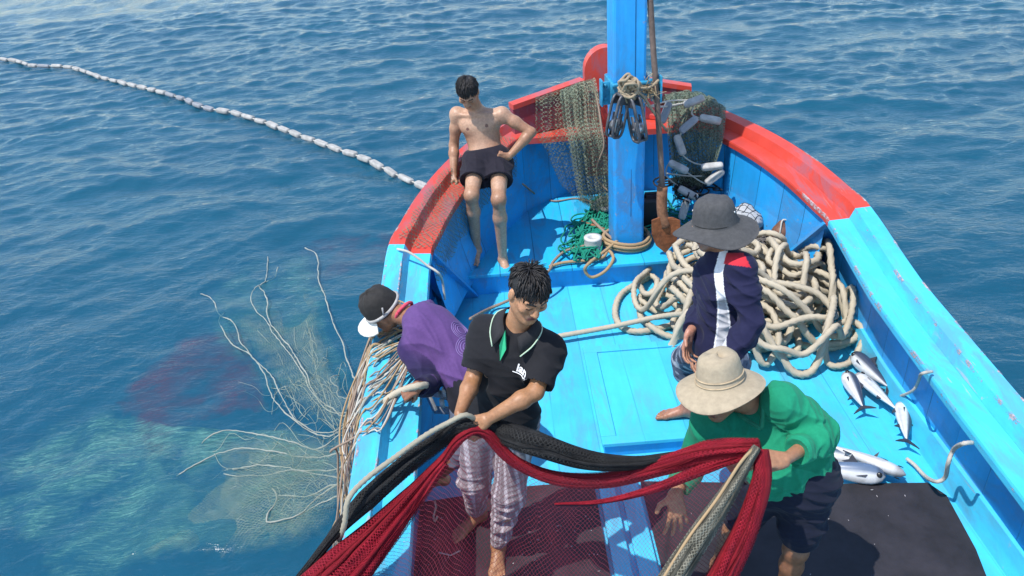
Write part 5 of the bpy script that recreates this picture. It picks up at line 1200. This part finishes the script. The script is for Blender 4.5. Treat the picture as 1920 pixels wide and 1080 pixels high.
def bundle(name, ctrl, wid, ns, mat, seed, flat=.7, rk=.30, core=.72, loose=None, sway=.35, skin=None):
    """gathered netting: a core with many strands wandering along it"""
    rs = np.random.RandomState(seed); path = spline([Q(*c) for c in ctrl], .02); m = len(path); w = np.interp(np.linspace(0, 1, m), np.linspace(0, 1, len(wid)), wid) / 2
    t = np.gradient(path, axis=0); t /= np.linalg.norm(t, axis=1)[:, None]; b = np.cross(t, V(0, .75, .65)); b /= np.linalg.norm(b, axis=1)[:, None] + 1e-9; c = np.cross(b, t); mb = MB(); s = np.arange(m) * .02
    if core: mb.tube(path, w * core, 12)
    for i in range(ns):
        a0 = rs.uniform(0, 6.28); rr = math.sqrt(rs.uniform(.15, 1)); f1, f2 = rs.uniform(1, 4, 2); p1, p2 = rs.uniform(0, 6.28, 2)
        x = rr * np.cos(a0 + .5 * np.sin(f1 * s + p1)) + sway * .4 * np.sin(f2 * s + p2); y = rr * np.sin(a0 + .5 * np.sin(f1 * s + p1)) * flat
        q = path + b * (x * w)[:, None] + c * (y * w)[:, None]; mb.tube(q, w * rk * rs.uniform(.6, 1.2) * (1 + .15 * np.sin(s * 30 + p1)) + .002, 7)
    for i in range(ns):
        a0 = rs.uniform(0, 6.28); f1, f2 = rs.uniform(1, 6, 2); p1, p2 = rs.uniform(0, 6.28, 2); rr = rs.uniform(.85, 1.16); i0 = rs.randint(0, max(1, m - 12)); i1 = min(m, i0 + rs.randint(12, 60)); sl = slice(i0, i1)
        an = a0 + .8 * np.sin(f1 * s + p1); q = path + b * (rr * np.cos(an) * w)[:, None] + c * (rr * np.sin(an) * flat * w)[:, None]; mb.tube(q[sl], .0014, 4)
    o = mb.build(name, mat, NET)
    if skin:
        n = 26; ang = np.linspace(0, 2 * math.pi, n); ph = rs.uniform(0, 6.28, 4)
        rr = w[:, None] * (1.12 + .20 * np.sin(4 * ang[None] + ph[0] + s[:, None] * 2) * np.sin(s[:, None] * 5 + ph[1]) + .12 * np.sin(7 * ang[None] + ph[2] + s[:, None] * 6)); ang2 = ang[None] + .35 * np.sin(s[:, None] * 3 + ph[3])
        g = path[:, None] + (rr * np.cos(ang2))[..., None] * b[:, None] + (rr * flat * np.sin(ang2))[..., None] * c[:, None]; sheet(g, 'net_skin', skin, NET)
    return o
bundle('black_netting', [(470, 1180, 1.92), (560, 1085, 2.08), (650, 975, 2.26), (745, 885, 2.43), (835, 818, 2.55), (880, 797, 2.56), (935, 808, 2.58), (1010, 834, 2.46), (1100, 862, 2.40), (1190, 868, 2.35), (1270, 852, 2.33)], [.03, .035, .045, .10, .095, .08, .11, .12, .10, .07, .03], 60, NB, 1, rk=.10, core=.86, skin=SKB)
bundle('red_netting', [(480, 1220, 1.86), (570, 1130, 2.00), (660, 1040, 2.18), (750, 945, 2.36), (830, 862, 2.49), (868, 818, 2.52), (905, 808, 2.53), (960, 862, 2.50), (1040, 896, 2.45), (1140, 900, 2.40), (1240, 874, 2.33), (1340, 846, 2.24), (1425, 838, 2.19)], [.20, .20, .18, .11, .06, .04, .045, .06, .07, .075, .09, .10, .07], 60, NR, 2, rk=.10, core=.86, skin=SKR)
bundle('red_netting', [(560, 1190, 1.9), (640, 1100, 2.06), (720, 1010, 2.24), (790, 925, 2.40), (835, 868, 2.48)], [.20, .17, .12, .07, .04], 40, NRh, 7, core=0, rk=.12, skin=SKR)
bundle('red_netting', [(1425, 842, 2.18), (1340, 870, 2.22), (1230, 915, 2.27), (1130, 940, 2.30), (1040, 945, 2.33)], [.05, .06, .04, .022, .006], 16, NRh, 9, core=0, rk=.14, skin=SKR)
bundle('grey_netting', [(1420, 838, 2.15), (1400, 868, 2.12), (1365, 925, 2.06), (1315, 1000, 1.98), (1262, 1085, 1.90), (1220, 1160, 1.83)], [.035, .06, .085, .10, .11, .12], 60, NG, 4, rk=.10, core=.86, skin=SKG)
bundle('red_netting', [(1428, 842, 2.17), (1428, 900, 2.10), (1405, 975, 2.03), (1370, 1050, 1.96), (1330, 1130, 1.88)], [.05, .085, .10, .11, .13], 50, NR, 5, rk=.10, core=.86, skin=SKR)
hr = spline([Q(*c) for c in [(636, 1012, 2.22), (646, 982, 2.21), (654, 935, 2.25), (688, 897, 2.33), (740, 858, 2.41), (800, 815, 2.48), (842, 792, 2.52), (872, 778, 2.53), (895, 788, 2.56)]], .012); mb = MB(); mb.tube(hr, .0105, 10, 80, 3, .35); mb.build('head_rope', rope_mat('grey_cream_rope', (.40, .36, .27), (.10, .09, .07)), NET)
mb = MB(); mb.tube(spline([Q(*c) for c in [(1412, 842, 2.14), (1388, 868, 2.10), (1345, 935, 2.03), (1290, 1010, 1.95), (1240, 1090, 1.87)]], .02), .006, 6); mb.build('seam_rope', ROPE_TAN, NET)
SHEET = net_mat('red_sheet', (.15, .008, .024), .0120, .08, .22, (.10, .006, .02), .7, .7, 2.6)
top = spline([Q(*c) for c in [(600, 1110, 2.04), (680, 1030, 2.20), (760, 940, 2.36), (835, 862, 2.47), (880, 815, 2.50), (930, 835, 2.49), (990, 875, 2.45), (1090, 897, 2.39), (1200, 880, 2.33), (1310, 855, 2.25), (1415, 845, 2.17)]], .02)
bot = spline([Q(*c) for c in [(480, 1330, 1.60), (620, 1300, 1.66), (760, 1290, 1.72), (900, 1280, 1.76), (1050, 1270, 1.76), (1200, 1240, 1.74), (1330, 1180, 1.80)]], .02)
nu, nv = 110, 60; ti = top[np.linspace(0, len(top) - 1, nu).astype(int)]; bi = bot[np.linspace(0, len(bot) - 1, nu).astype(int)]; g = np.zeros((nu, nv, 3))
for j in range(nv):
    t = j / (nv - 1); g[:, j] = ti * (1 - t) + bi * t; g[:, j, 2] -= .10 * math.sin(math.pi * t); uu = np.linspace(0, 1, nu)
    g[:, j, 1] += .022 * np.sin(uu * 26 + 3 * t) * t ** .6 + .012 * np.sin(uu * 55 + 5 * t + 1) * t; g[:, j, 2] += .016 * np.sin(uu * 38 + 4 * t + 2) * t
sheet(g, 'net_sheet', SHEET, NET)

# net and ropes going over the port rail into the sea
ROPE_WET = rope_mat('wet_line', (.38, .40, .35), (.12, .13, .10), scale=(400, 150))
HAUL = empty('hanging_net', V(-.85, 3.6, .66), 'fan of tan net ropes hanging over the port rail into the sea', 'net')
rs = np.random.RandomState(21); zw = WATER_Z + .055; mb_a = None
sea_lines = [[(676, 720), (655, 690), (640, 650), (625, 610), (608, 560), (600, 520), (590, 478), (575, 468)], [(665, 768), (620, 765), (585, 735), (565, 700), (540, 660), (510, 625), (500, 605), (478, 575), (474, 545), (490, 535), (500, 515), (497, 480)],
             [(655, 775), (615, 762), (590, 738), (570, 705), (545, 655), (512, 612), (498, 590), (500, 560), (488, 535), (515, 520), (520, 500)],
             [(640, 800), (600, 805), (560, 785), (530, 745), (510, 710), (480, 675), (450, 640), (440, 610), (425, 598), (412, 585), (400, 565), (382, 550)], [(630, 812), (590, 812), (560, 795), (520, 752), (495, 705), (470, 670), (430, 640), (420, 620), (414, 600), (418, 590)],
             [(655, 798), (600, 840), (540, 825), (480, 812), (430, 812), (395, 822), (380, 832)], [(660, 828), (600, 860), (520, 850), (470, 840), (430, 843), (375, 868), (330, 890)], [(668, 850), (620, 880), (560, 880), (500, 870), (440, 880)],
             [(668, 880), (610, 925), (560, 960), (512, 975), (503, 960), (520, 930), (515, 918)], [(672, 890), (640, 900), (600, 895), (545, 885), (480, 895), (420, 890)], [(660, 900), (620, 915), (580, 925), (520, 930)], [(640, 745), (630, 725), (625, 710), (635, 700)], [(655, 912), (600, 945), (555, 965)]]
for k, sl in enumerate(sea_lines):
    yr = 4.15 - .075 * k; A = V(x0(yr) - np.interp(yr, _by, _bb) + .04 + .07 * rs.rand(), yr, zg(yr) + .085); B = A + V(-.075, rs.uniform(-.1, .02), -.06); c1 = P(sl[0][0], sl[0][1], zw + .25)
    mid = V(B[0] - .10 - .05 * rs.rand(), (B[1] + c1[1]) / 2, .15); wob = [P(x + rs.normal(0, 2.5), y + rs.normal(0, 2.5), zw + .02 - .14 * max(0, i / (len(sl) - 1.) - .40) + rs.normal(0, .010)) for i, (x, y) in enumerate(sl[1:])]
    pts = spline([A + V(.10, .10 * rs.rand(), .02), A, B, mid, c1] + wob, .03); rs2 = np.random.RandomState(k); jit = np.stack([np.convolve(rs2.normal(size=len(pts) + 4), np.ones(5) / 5, 'valid') for _ in range(3)], 1) * .010; pts = pts + jit * np.clip(np.arange(len(pts)) / 12., 0, 1)[:, None]
    mb = MB(); mb.tube(pts, .0056 * rs.uniform(.75, 1.15) * (1 + .25 * sinnoise(pts, 40, k)), 6); mb.build('net_rope', ROPE_WET, HAUL)
mb = MB(); mbs = []
for k in range(42):
    yr = rs.uniform(3.05, 4.2); xr = x0(yr) - np.interp(yr, _by, _bb); A = V(xr + rs.uniform(.0, .10), yr, zg(yr) + .085); B = V(xr - .03, yr - rs.uniform(0, .08), zg(yr) + .02); D = V(xr - rs.uniform(.05, .22), rs.uniform(3.0, 3.55), rs.uniform(-.1, .4)); E_ = V(D[0] - rs.uniform(.05, .30), D[1] + rs.uniform(-.35, .15), rs.uniform(-.75, -.35)); G = V(E_[0] - rs.uniform(.1, .5), E_[1] + rs.uniform(-.25, .3), zw - .02)
    pts = spline([V(-.52, 3.75 + .25 * (k % 7) / 7., .80), A + V(.06, .04, .012), A, B, (B + D) / 2 + V(-.05, 0, .02) + rs.normal(size=3) * .03, D, E_, G], .025); mb = MB(); mb.tube(pts, rs.uniform(.0032, .0062), 6); mb.build('net_rope', [ROPE_TAN, ROPE_BROWN, ROPE_WHITE][k % 3], HAUL)
mb = MB()
for yr in (4.22, 4.14, 4.05, 3.98, 3.9, 3.80): mb.tube(spline([V(x0(yr) - np.interp(yr, _by, _bb) + q[0], yr + q[1], zg(yr) + q[2]) for q in ((-.02, -.02, -.05), (.0, -.01, .085), (.06, .0, .087), (.11, .02, .082), (.135, .03, .02), (.2, .05, .01))], .015), .0085, 6)
mb.build('lashing', ROPE_TAN, HAUL)
# netting hanging outside and spreading under the surface
NETG = net_mat('green_sea_net', (.16, .20, .14), .030, .20, .55, (.10, .17, .15), .7, .8, 3.5)
def px_sheet(rows, name, mat, parent, nu=40, nv=40, amp=.03, seed=1, base=None):
    """rows of control points (px, py, z) -> smooth wavy sheet"""
    cr = [spline([P(*p) for p in r], .03) for r in rows]; cr = np.array([c[np.linspace(0, len(c) - 1, nu).astype(int)] for c in cr]); g = np.zeros((nu, nv, 3))
    for i in range(nu): c = spline(cr[:, i], .03); g[i] = c[np.linspace(0, len(c) - 1, nv).astype(int)]
    p = g.reshape(-1, 3); g[..., 2] += (sinnoise(p, 9, seed) * amp).reshape(nu, nv); g[..., 0] += (sinnoise(p, 6, seed + 1) * amp).reshape(nu, nv)
    uv = np.stack(np.meshgrid(np.linspace(0, 1, nu), np.linspace(0, 1, nv), indexing='ij'), -1); return sheet(g, name, mat, parent, uv, base=base)
# part in the air by the rail
g = np.zeros((40, 30, 3))
for i, yr in enumerate(np.linspace(2.85, 4.3, 40)):
    xr = x0(yr) - np.interp(yr, _by, _bb)
    for j, t in enumerate(np.linspace(0, 1, 30)):
        xo = -.02 - .16 * t ** .8 - .30 * t ** 4; z = (zg(yr) - .02) * (1 - t) + (zw - .03) * t; g[i, j] = (xr + xo - .04 * math.sin(i * .9 + 2 * t) * t, 3.45 + (yr - 3.45) * (1 - .25 * math.sin(math.pi * t)), z)
sheet(g, 'hanging_mesh', net_mat('brown_sea_net', (.20, .15, .10), .030, .22, .75, (.09, .075, .06), .8, .8, 8), HAUL)
def sunk_mat(name, col, col2, dens, stretch=(3, 9), rot=.5, thr=.46, lat=.18, cell=.05):
    m, N, L, b = nmat(name); pos = geo_pos(N); uvn = N.new('ShaderNodeTexCoord').outputs['UV']
    n1 = noise(N, L, 1, 6, .68, mapping(N, L, pos, (stretch[0], stretch[1], 1), (0, 0, rot)), .7); n2 = noise(N, L, 1.5, 4, .6, pos, .5); st = noise(N, L, 1, 5, .75, mapping(N, L, pos, (7, 55, 1), (0, 0, rot)), 1.0)
    sx = N.new('ShaderNodeSeparateXYZ'); L.new(uvn, sx.inputs[0])
    def edge(o): d = math_(N, L, 'MULTIPLY', math_(N, L, 'SUBTRACT', .5, math_(N, L, 'ABSOLUTE', math_(N, L, 'SUBTRACT', o, .5))), 6.0); return math_(N, L, 'MINIMUM', d, 1.0)
    e = math_(N, L, 'MULTIPLY', edge(sx.outputs[0]), edge(sx.outputs[1])); body = math_(N, L, 'ADD', math_(N, L, 'MULTIPLY', ramp(N, L, n1, thr - .14, thr + .16), .62), math_(N, L, 'MULTIPLY', ramp(N, L, st, .50, .72), .6)); mask = ramp(N, L, math_(N, L, 'ADD', math_(N, L, 'MULTIPLY', e, .75), math_(N, L, 'MULTIPLY', math_(N, L, 'SUBTRACT', n2, .5), 2.2)), .42, .85)
    L.new(math_(N, L, 'MINIMUM', math_(N, L, 'MULTIPLY', math_(N, L, 'MULTIPLY', body, math_(N, L, 'MULTIPLY', mask, math_(N, L, 'MINIMUM', math_(N, L, 'MULTIPLY', e, 4.0), 1.0))), dens), 1.0), b.inputs['Alpha']); L.new(mixc(N, L, ramp(N, L, st, .42, .7), col, col2), b.inputs['Base Color']); b.inputs['Roughness'].default_value = 1; b.inputs['Specular IOR Level'].default_value = 0; return m
SG = sunk_mat('sunken_green_net', (.12, .25, .19), (.58, .72, .54), 1.1, (2.2, 5), .5, .44); SR = sunk_mat('sunken_red_net', (.24, .02, .04), (.26, .045, .06), 1.1, (1.6, 3.6), .55, .38); ST = sunk_mat('sunken_teal_net', (.11, .25, .20), (.40, .54, .42), .75, (2.4, 6), -.9, .42)
AIRN = net_mat('pale_sea_net', (.27, .31, .25), .0135, .15, .30, (.12, .19, .15), .9, .85, 7, fade=.62)
px_sheet([[(668, 735, .02), (640, 730, -.6), (610, 650, zw), (590, 560, zw - .02), (560, 500, zw - .06)], [(664, 770, .02), (620, 765, -.65), (560, 690, zw), (510, 610, zw - .02), (480, 560, zw - .06)], [(660, 800, .02), (610, 805, -.65), (520, 745, zw), (450, 650, zw - .02), (400, 570, zw - .06)]], 'sea_mesh', AIRN, HAUL, 60, 40, .02, 3)
px_sheet([[(662, 810, .02), (610, 815, -.65), (520, 810, zw), (430, 815, zw - .03), (380, 850, zw - .07)], [(662, 850, .0), (610, 860, -.7), (520, 870, zw), (440, 880, zw - .03), (350, 910, zw - .07)], [(664, 885, -.05), (620, 915, -.7), (540, 945, zw), (440, 980, zw - .03), (330, 990, zw - .07)], [(668, 905, -.1), (640, 960, -.75), (580, 1010, zw), (500, 1040, zw - .03), (400, 1060, zw - .07)]], 'sea_mesh', AIRN, HAUL, 60, 50, .02, 5)
px_sheet([[(640, 820, -.75), (520, 800, zw - .02), (400, 850, zw - .05), (260, 900, zw - .07)], [(640, 900, -.75), (480, 930, zw - .02), (320, 960, zw - .05), (170, 980, zw - .08)], [(640, 990, -.8), (480, 1040, zw - .02), (300, 1060, zw - .05), (140, 1080, zw - .08)]], 'sea_mesh', net_mat('faint_sea_net', (.25, .32, .25), .010, .16, .45, (.13, .22, .17), .9, .85, 4, fade=.45), HAUL, 60, 60, .03, 15)
rs = np.random.RandomState(44); mb = MB()
for k in range(60):
    t = rs.rand(); a = V(660 - 10 * rs.rand(), 740 + 165 * t); L_ = rs.uniform(50, 170) * (1 if t > .45 else .7); th = math.radians(np.interp(t, [0, .3, .6, 1], [-118, -150, -178, -205]) + rs.normal(0, 7)); px = []
    off = rs.uniform(0, 120)
    for q in np.linspace(0, 1, 7): dd = off + L_ * q; px.append((a[0] + dd * math.cos(th) + rs.normal(0, 5), a[1] - dd * math.sin(th) * -1 * .9 * (1 if True else 0) + 22 * math.sin(q * 5 + k) + rs.normal(0, 7)))
    mb.tube(spline([P(x, y, zw + (.03 if i < 2 else 0) - .09 * rs.rand()) for i, (x, y) in enumerate(px)], .05), rs.uniform(.0010, .0024), 4)
mb.build('net_twine', rope_mat('pale_twine', (.40, .44, .36), (.2, .25, .2), scale=(400, 150)), HAUL)
zs = WATER_Z - .13
SUNK = empty('sunken_net', P(400, 850, zs), 'green and red net bellying under the water off the port side', 'net')
px_sheet([[(-60, 860, zs - .3), (120, 770, zs - .2), (260, 775, zs - .1), (330, 850, zs)], [(-60, 960, zs - .3), (120, 900, zs - .2), (300, 900, zs - .1), (420, 900, zs), (560, 830, zs), (680, 800, zs)], [(-40, 1060, zs - .3), (200, 1000, zs - .2), (400, 970, zs), (560, 940, zs), (690, 900, zs)], [(100, 1180, zs - .3), (300, 1090, zs - .2), (480, 1080, zs), (600, 1060, zs), (700, 980, zs)]], 'green_mesh', SG, SUNK, seed=3)
px_sheet([[(230, 850, zs + .04), (280, 800, zs + .04), (330, 830, zs + .04)], [(250, 930, zs + .04), (320, 880, zs + .06), (420, 830, zs + .06), (560, 810, zs + .06), (670, 800, zs + .1)], [(230, 1000, zs + .04), (340, 960, zs + .06), (460, 900, zs + .06), (580, 880, zs + .06), (680, 860, zs + .1)], [(260, 1080, zs + .02), (380, 1050, zs + .06), (480, 1000, zs + .06), (580, 950, zs + .06), (660, 920, zs + .1)]], 'green_mesh', SG, SUNK, seed=5)
px_sheet([[(370, 540, zs), (440, 480, zs), (520, 450, zs), (610, 460, zs)], [(380, 640, zs), (470, 600, zs), (540, 580, zs), (640, 600, zs)], [(440, 730, zs), (520, 690, zs), (590, 680, zs), (680, 690, zs)], [(470, 830, zs), (560, 790, zs), (620, 780, zs), (700, 770, zs)]], 'green_mesh', ST, SUNK, seed=7)
px_sheet([[(180, 760, zs - .3), (290, 660, zs - .25), (400, 600, zs - .2), (480, 620, zs - .2)], [(220, 810, zs - .3), (330, 720, zs - .2), (440, 680, zs - .2), (520, 720, zs - .2)], [(270, 900, zs - .35), (350, 830, zs - .25), (450, 800, zs - .2), (530, 810, zs - .2)]], 'red_mesh', SR, SUNK, seed=9)
px_sheet([[(530, 460, zs - .2), (620, 440, zs - .2), (720, 430, zs - .2), (790, 440, zs - .2)], [(520, 520, zs - .25), (620, 480, zs - .2), (720, 470, zs - .2), (790, 480, zs - .2)], [(540, 580, zs - .3), (620, 540, zs - .25), (700, 510, zs - .2), (780, 510, zs - .2)]], 'red_mesh', sunk_mat('sunken_dark_red_net', (.22, .04, .07), (.30, .08, .10), .75, (2, 5), .2, .42), SUNK, seed=11)

# green nets draped over the bow
NETD = net_mat('bow_net_dense', (.17, .23, .17), .026, .20, .35, (.24, .24, .17), .7, .8, 7); NETL = net_mat('bow_net_thin', (.19, .20, .14), .030, .14, .20, (.10, .13, .09), .5, .8, 6)
BN = empty('draped_net', V(.5, 6.6, 1.0), 'olive green net draped over the port bow rail beside the sitting man', 'net')
def drape(cols, name, mat, parent, seed, nu=46, nv=44, amp=.02, uvs=1.0):
    cr = [spline(c, .02) for c in cols]; cr = np.array([c[np.linspace(0, len(c) - 1, nv).astype(int)] for c in cr]); g = np.zeros((nu, nv, 3))
    for j in range(nv): c = spline(cr[:, j], .02); g[:, j] = c[np.linspace(0, len(c) - 1, nu).astype(int)]
    u = np.linspace(0, 1, nu)[:, None]; t = np.linspace(0, 1, nv)[None]
    ph = seed * 1.7; w = amp * (np.sin(u * 31 + 2 * t + ph) + .6 * np.sin(u * 57 + 3 * t + 2 * ph)) * np.clip(t * 3, .25, 1); g[..., 1] -= np.abs(w); g[..., 2] += .3 * w
    return sheet(g, name, mat, parent)
cols = [[V(.32, 6.90, .95), Q(1005, 205, 6.66) + V(0, .06, .07), Q(1005, 205, 6.60) + V(0, 0, .06), Q(1005, 250, 6.50), Q(1020, 275, 6.44), Q(1035, 310, 6.40), Q(1050, 345, 6.38)],
        [V(.5, 7.0, .95), Q(1050, 190, 6.72) + V(0, .06, .07), Q(1050, 192, 6.66) + V(0, 0, .05), Q(1055, 235, 6.54), Q(1065, 262, 6.45), Q(1075, 320, 6.42), Q(1085, 375, 6.40)],
        [V(.7, 7.05, 1.0), Q(1095, 172, 6.78) + V(0, .06, .06), Q(1095, 175, 6.70) + V(0, 0, .06), Q(1095, 225, 6.56), Q(1100, 258, 6.45), Q(1105, 330, 6.42), Q(1115, 390, 6.40)],
        [V(.8, 7.05, 1.1), Q(1112, 160, 6.80) + V(0, .04, .05), Q(1118, 185, 6.70) + V(0, 0, .03), Q(1125, 230, 6.56), Q(1132, 262, 6.45), Q(1140, 330, 6.42), Q(1150, 380, 6.40)]]
drape(cols[1:], 'mesh_fold', NETD, BN, 1, amp=.03); drape([[p + V(.01, -.03, .015) for p in c] for c in cols[1:]], 'mesh_fold', NETD, BN, 4, amp=.035); drape([[p + V(0, -.012, .006) for p in c] for c in cols[:3]], 'mesh_fold', NETL, BN, 3, amp=.012)
# thin mesh along the port rail
sel = [i for i in range(len(OUT)) if OUT[i, 0] < x0(OUT[i, 1]) and 4.98 < OUT[i, 1] < 6.75]; pr = [(-.06, .085), (-.115, .082), (-.145, .014), (-.20, .010), (-.285, .006), (-.29, -.10), (-.285, -.25), (-.27, -.42)]
g = np.array([spline([V(*(OUT[i] + NRM[i] * (o - .015 * math.sin(i * 1.3))), ZG[i] + h + .006 * math.sin(i * 2.1 + k)) for k, (o, h) in enumerate(pr if i % 1 == 0 else pr)], .012)[:52] for i in sel]); m_ = min(len(q) for q in g)
sheet(np.array([q[:m_] for q in g]), 'mesh_fold', NETL, BN)
mb = MB(); mb.tube(spline([Q(1100, 165, 6.72), Q(1112, 168, 6.68), Q(1120, 190, 6.6), Q(1128, 240, 6.42), Q(1132, 275, 6.36), Q(1120, 310, 6.38), Q(1120, 335, 6.38), Q(1140, 358, 6.36), Q(1160, 368, 6.34)], .015), .008, 6); mb.tube(spline([Q(980, 345, 6.1), P(1010, 368, .25), P(1040, 377, .25), P(1080, 372, .25), P(1115, 380, .27)], .02), .008, 6); mb.build('edge_rope', ROPE_BROWN, BN)
SNB = empty('draped_net', V(1.65, 6.5, .9), 'dark green net with white floats heaped over the starboard bow rail', 'net')
c2 = [[V(1.42, 6.98, .95), Q(1242, 190, 6.62) + V(0, .02, .05), Q(1246, 215, 6.50) + V(0, 0, .04), Q(1250, 245, 6.36), Q(1255, 300, 6.34), Q(1258, 345, 6.33), Q(1262, 375, 6.31)], [V(1.62, 6.95, .95), Q(1285, 185, 6.66) + V(0, .02, .06), Q(1290, 215, 6.52) + V(0, 0, .04), Q(1292, 250, 6.36), Q(1292, 300, 6.33), Q(1290, 345, 6.32), Q(1290, 365, 6.30)],
      [V(1.85, 6.85, .95), Q(1325, 195, 6.62) + V(0, .02, .06), Q(1328, 225, 6.46) + V(0, 0, .04), Q(1326, 262, 6.30), Q(1320, 300, 6.26), Q(1315, 325, 6.24), Q(1312, 345, 6.22)], [V(1.98, 6.78, .92), Q(1356, 215, 6.52) + V(0, .02, .04), Q(1354, 245, 6.36) + V(0, 0, .03), Q(1348, 275, 6.20), Q(1340, 300, 6.16), Q(1335, 312, 6.14), Q(1330, 320, 6.12)]]
NETK = net_mat('bow_net_dark', (.07, .11, .085), .026, .28, .6, (.16, .18, .13), .9, .8, 9)
drape(c2, 'mesh_fold', NETK, SNB, 2, amp=.035); drape([[p + V(.01, -.03, .02) for p in c] for c in c2], 'mesh_fold', NETK, SNB, 5, amp=.03)
mbl = spline([Q(x, y, d) for x, y, d in [(1215, 200, 5.9), (1250, 190, 6.2), (1280, 188, 6.4), (1302, 190, 6.45), (1298, 215, 6.35), (1330, 226, 6.32), (1312, 224, 6.30), (1290, 235, 6.26), (1275, 255, 6.24), (1276, 285, 6.22), (1300, 305, 6.2), (1335, 312, 6.1), (1352, 322, 6.08), (1345, 335, 6.08), (1325, 345, 6.12), (1290, 325, 6.15), (1258, 305, 6.2), (1250, 330, 6.25), (1280, 355, 6.2), (1300, 375, 6.1)]], .015)
mb = MB(); mb.tube(mbl, .0065, 6); mb.tube(spline([Q(1190, 195, 5.95), Q(1240, 200, 6.2), Q(1275, 195, 6.4), Q(1296, 192, 6.42)], .02), .009, 6); mb.tube(spline([Q(1248, 325, 6.3), Q(1290, 330, 6.22), Q(1320, 330, 6.2)], .02), .007, 6); mb.build('float_cord', ROPE_WHITE, SNB)
fv2, ff2 = float_solid(.175, .062, .05); f0 = None
for x, y, d, ang, roll, lab in ((1301, 190, 6.38, 20, .4, 'stubby white float at the top corner of the starboard bow net'), (1332, 224, 6.28, -12, .3, 'white float resting on the starboard rail in the bow net'), (1291, 234, 6.22, 40, .5, 'greyish float slanting across the dark bow net below the rail'), (1275, 272, 6.18, -72, .2, 'white float hanging upright on the dark bow net'), (1335, 312, 6.04, 5, .2, 'white float lying level at the right of the hanging bow net'), (1340, 332, 6.02, 38, 1.2, 'white float turned edge-on below the level one in the bow net'),
                             (1272, 313, 6.12, -28, .2, 'white float left of the dangling cord under the bow net'), (1290, 362, 6.05, -30, .3, 'white float near the crown of the grey bucket hat'), (1248, 211, 6.25, 70, .2, 'dark float tucked beside the shovel pole in the bow net'), (1283, 392, 5.95, 75, .5, 'white float standing half hidden left of the grey hat brim')):
    o = mesh_obj('net_float', fv2, ff2, FLOAT_G if 'dark' == lab[:4] or 'greyish' in lab else FLOAT_W) if f0 is None or 'dark' == lab[:4] or 'greyish' in lab else f0.copy()
    if f0 is None: f0 = o
    elif o.name not in C.objects: C.objects.link(o)
    o.location = Vector(Q(x, y, d)); a = math.radians(ang); dr = unit(RT * math.cos(a) + UP * math.sin(a) - FW * .1); nz = unit(-FW * 1 + UP * .6); nz = unit(nz - dr * (nz @ dr)); sd = np.cross(nz, dr)
    o.rotation_euler = (Matrix((dr, sd, nz)).transposed() @ Matrix.Rotation(roll - .2, 3, 'X')).to_euler(); tag(o, lab, 'float', 'floats on the bow net')
tangle('dark_net', plain('dark_net_twine', (.022, .022, .026), .9, .4), [(1275, 335), (1300, 345), (1290, 360), (1310, 335)], 46, .008, 31, 'dark net twine bunched under the floats by the bow lining', 'net', .42, 13, .12, 11)
# scraps on the mats
rope('rope_scrap', [P(815, 938, .06), P(817, 952, .05), P(813, 968, .05), P(816, 978, .05), P(820, 968, .052)], .006, ROPE_CREAM, 'short cream rope scrap on the black mat near the port wall', 'rope')
rope('rope_scrap', [P(822, 1036, .048), P(836, 1039, .048), P(845, 1041, .048), P(855, 1036, .048), P(863, 1033, .048)], .004, ROPE_WHITE, 'white twine scrap lying left of the front bare foot', 'rope')
rs = np.random.RandomState(33); mb = MB()
for i in range(150):
    if i < 115: x, y = rs.uniform(-.55, .34), rs.uniform(1.9, 3.2)
    else: x, y = rs.uniform(.7, 2.0), rs.uniform(1.9, 3.1)
    a = rs.uniform(0, 6.28); l, w = rs.uniform(.002, .008), rs.uniform(.0015, .003); d = V(math.cos(a), math.sin(a), 0); e = V(-d[1], d[0], 0); c = V(x, y, .0405); q = [c + d * l + V(0, 0, .002), c + e * w, c - d * l, c - e * w]; mb.add(q + [p + V(0, 0, .0025) for p in q], [(3, 2, 1, 0), (4, 5, 6, 7), (0, 1, 5, 4), (1, 2, 6, 5), (2, 3, 7, 6), (3, 0, 4, 7)])
tag(mb.build('fish_scales', plain('pale_scale', (.38, .36, .37), .4, .2), None, smooth=False, base=(0, 2.6, .04)), 'pale fish scales and crumbs scattered over the black mats', 'scales', kind='stuff')
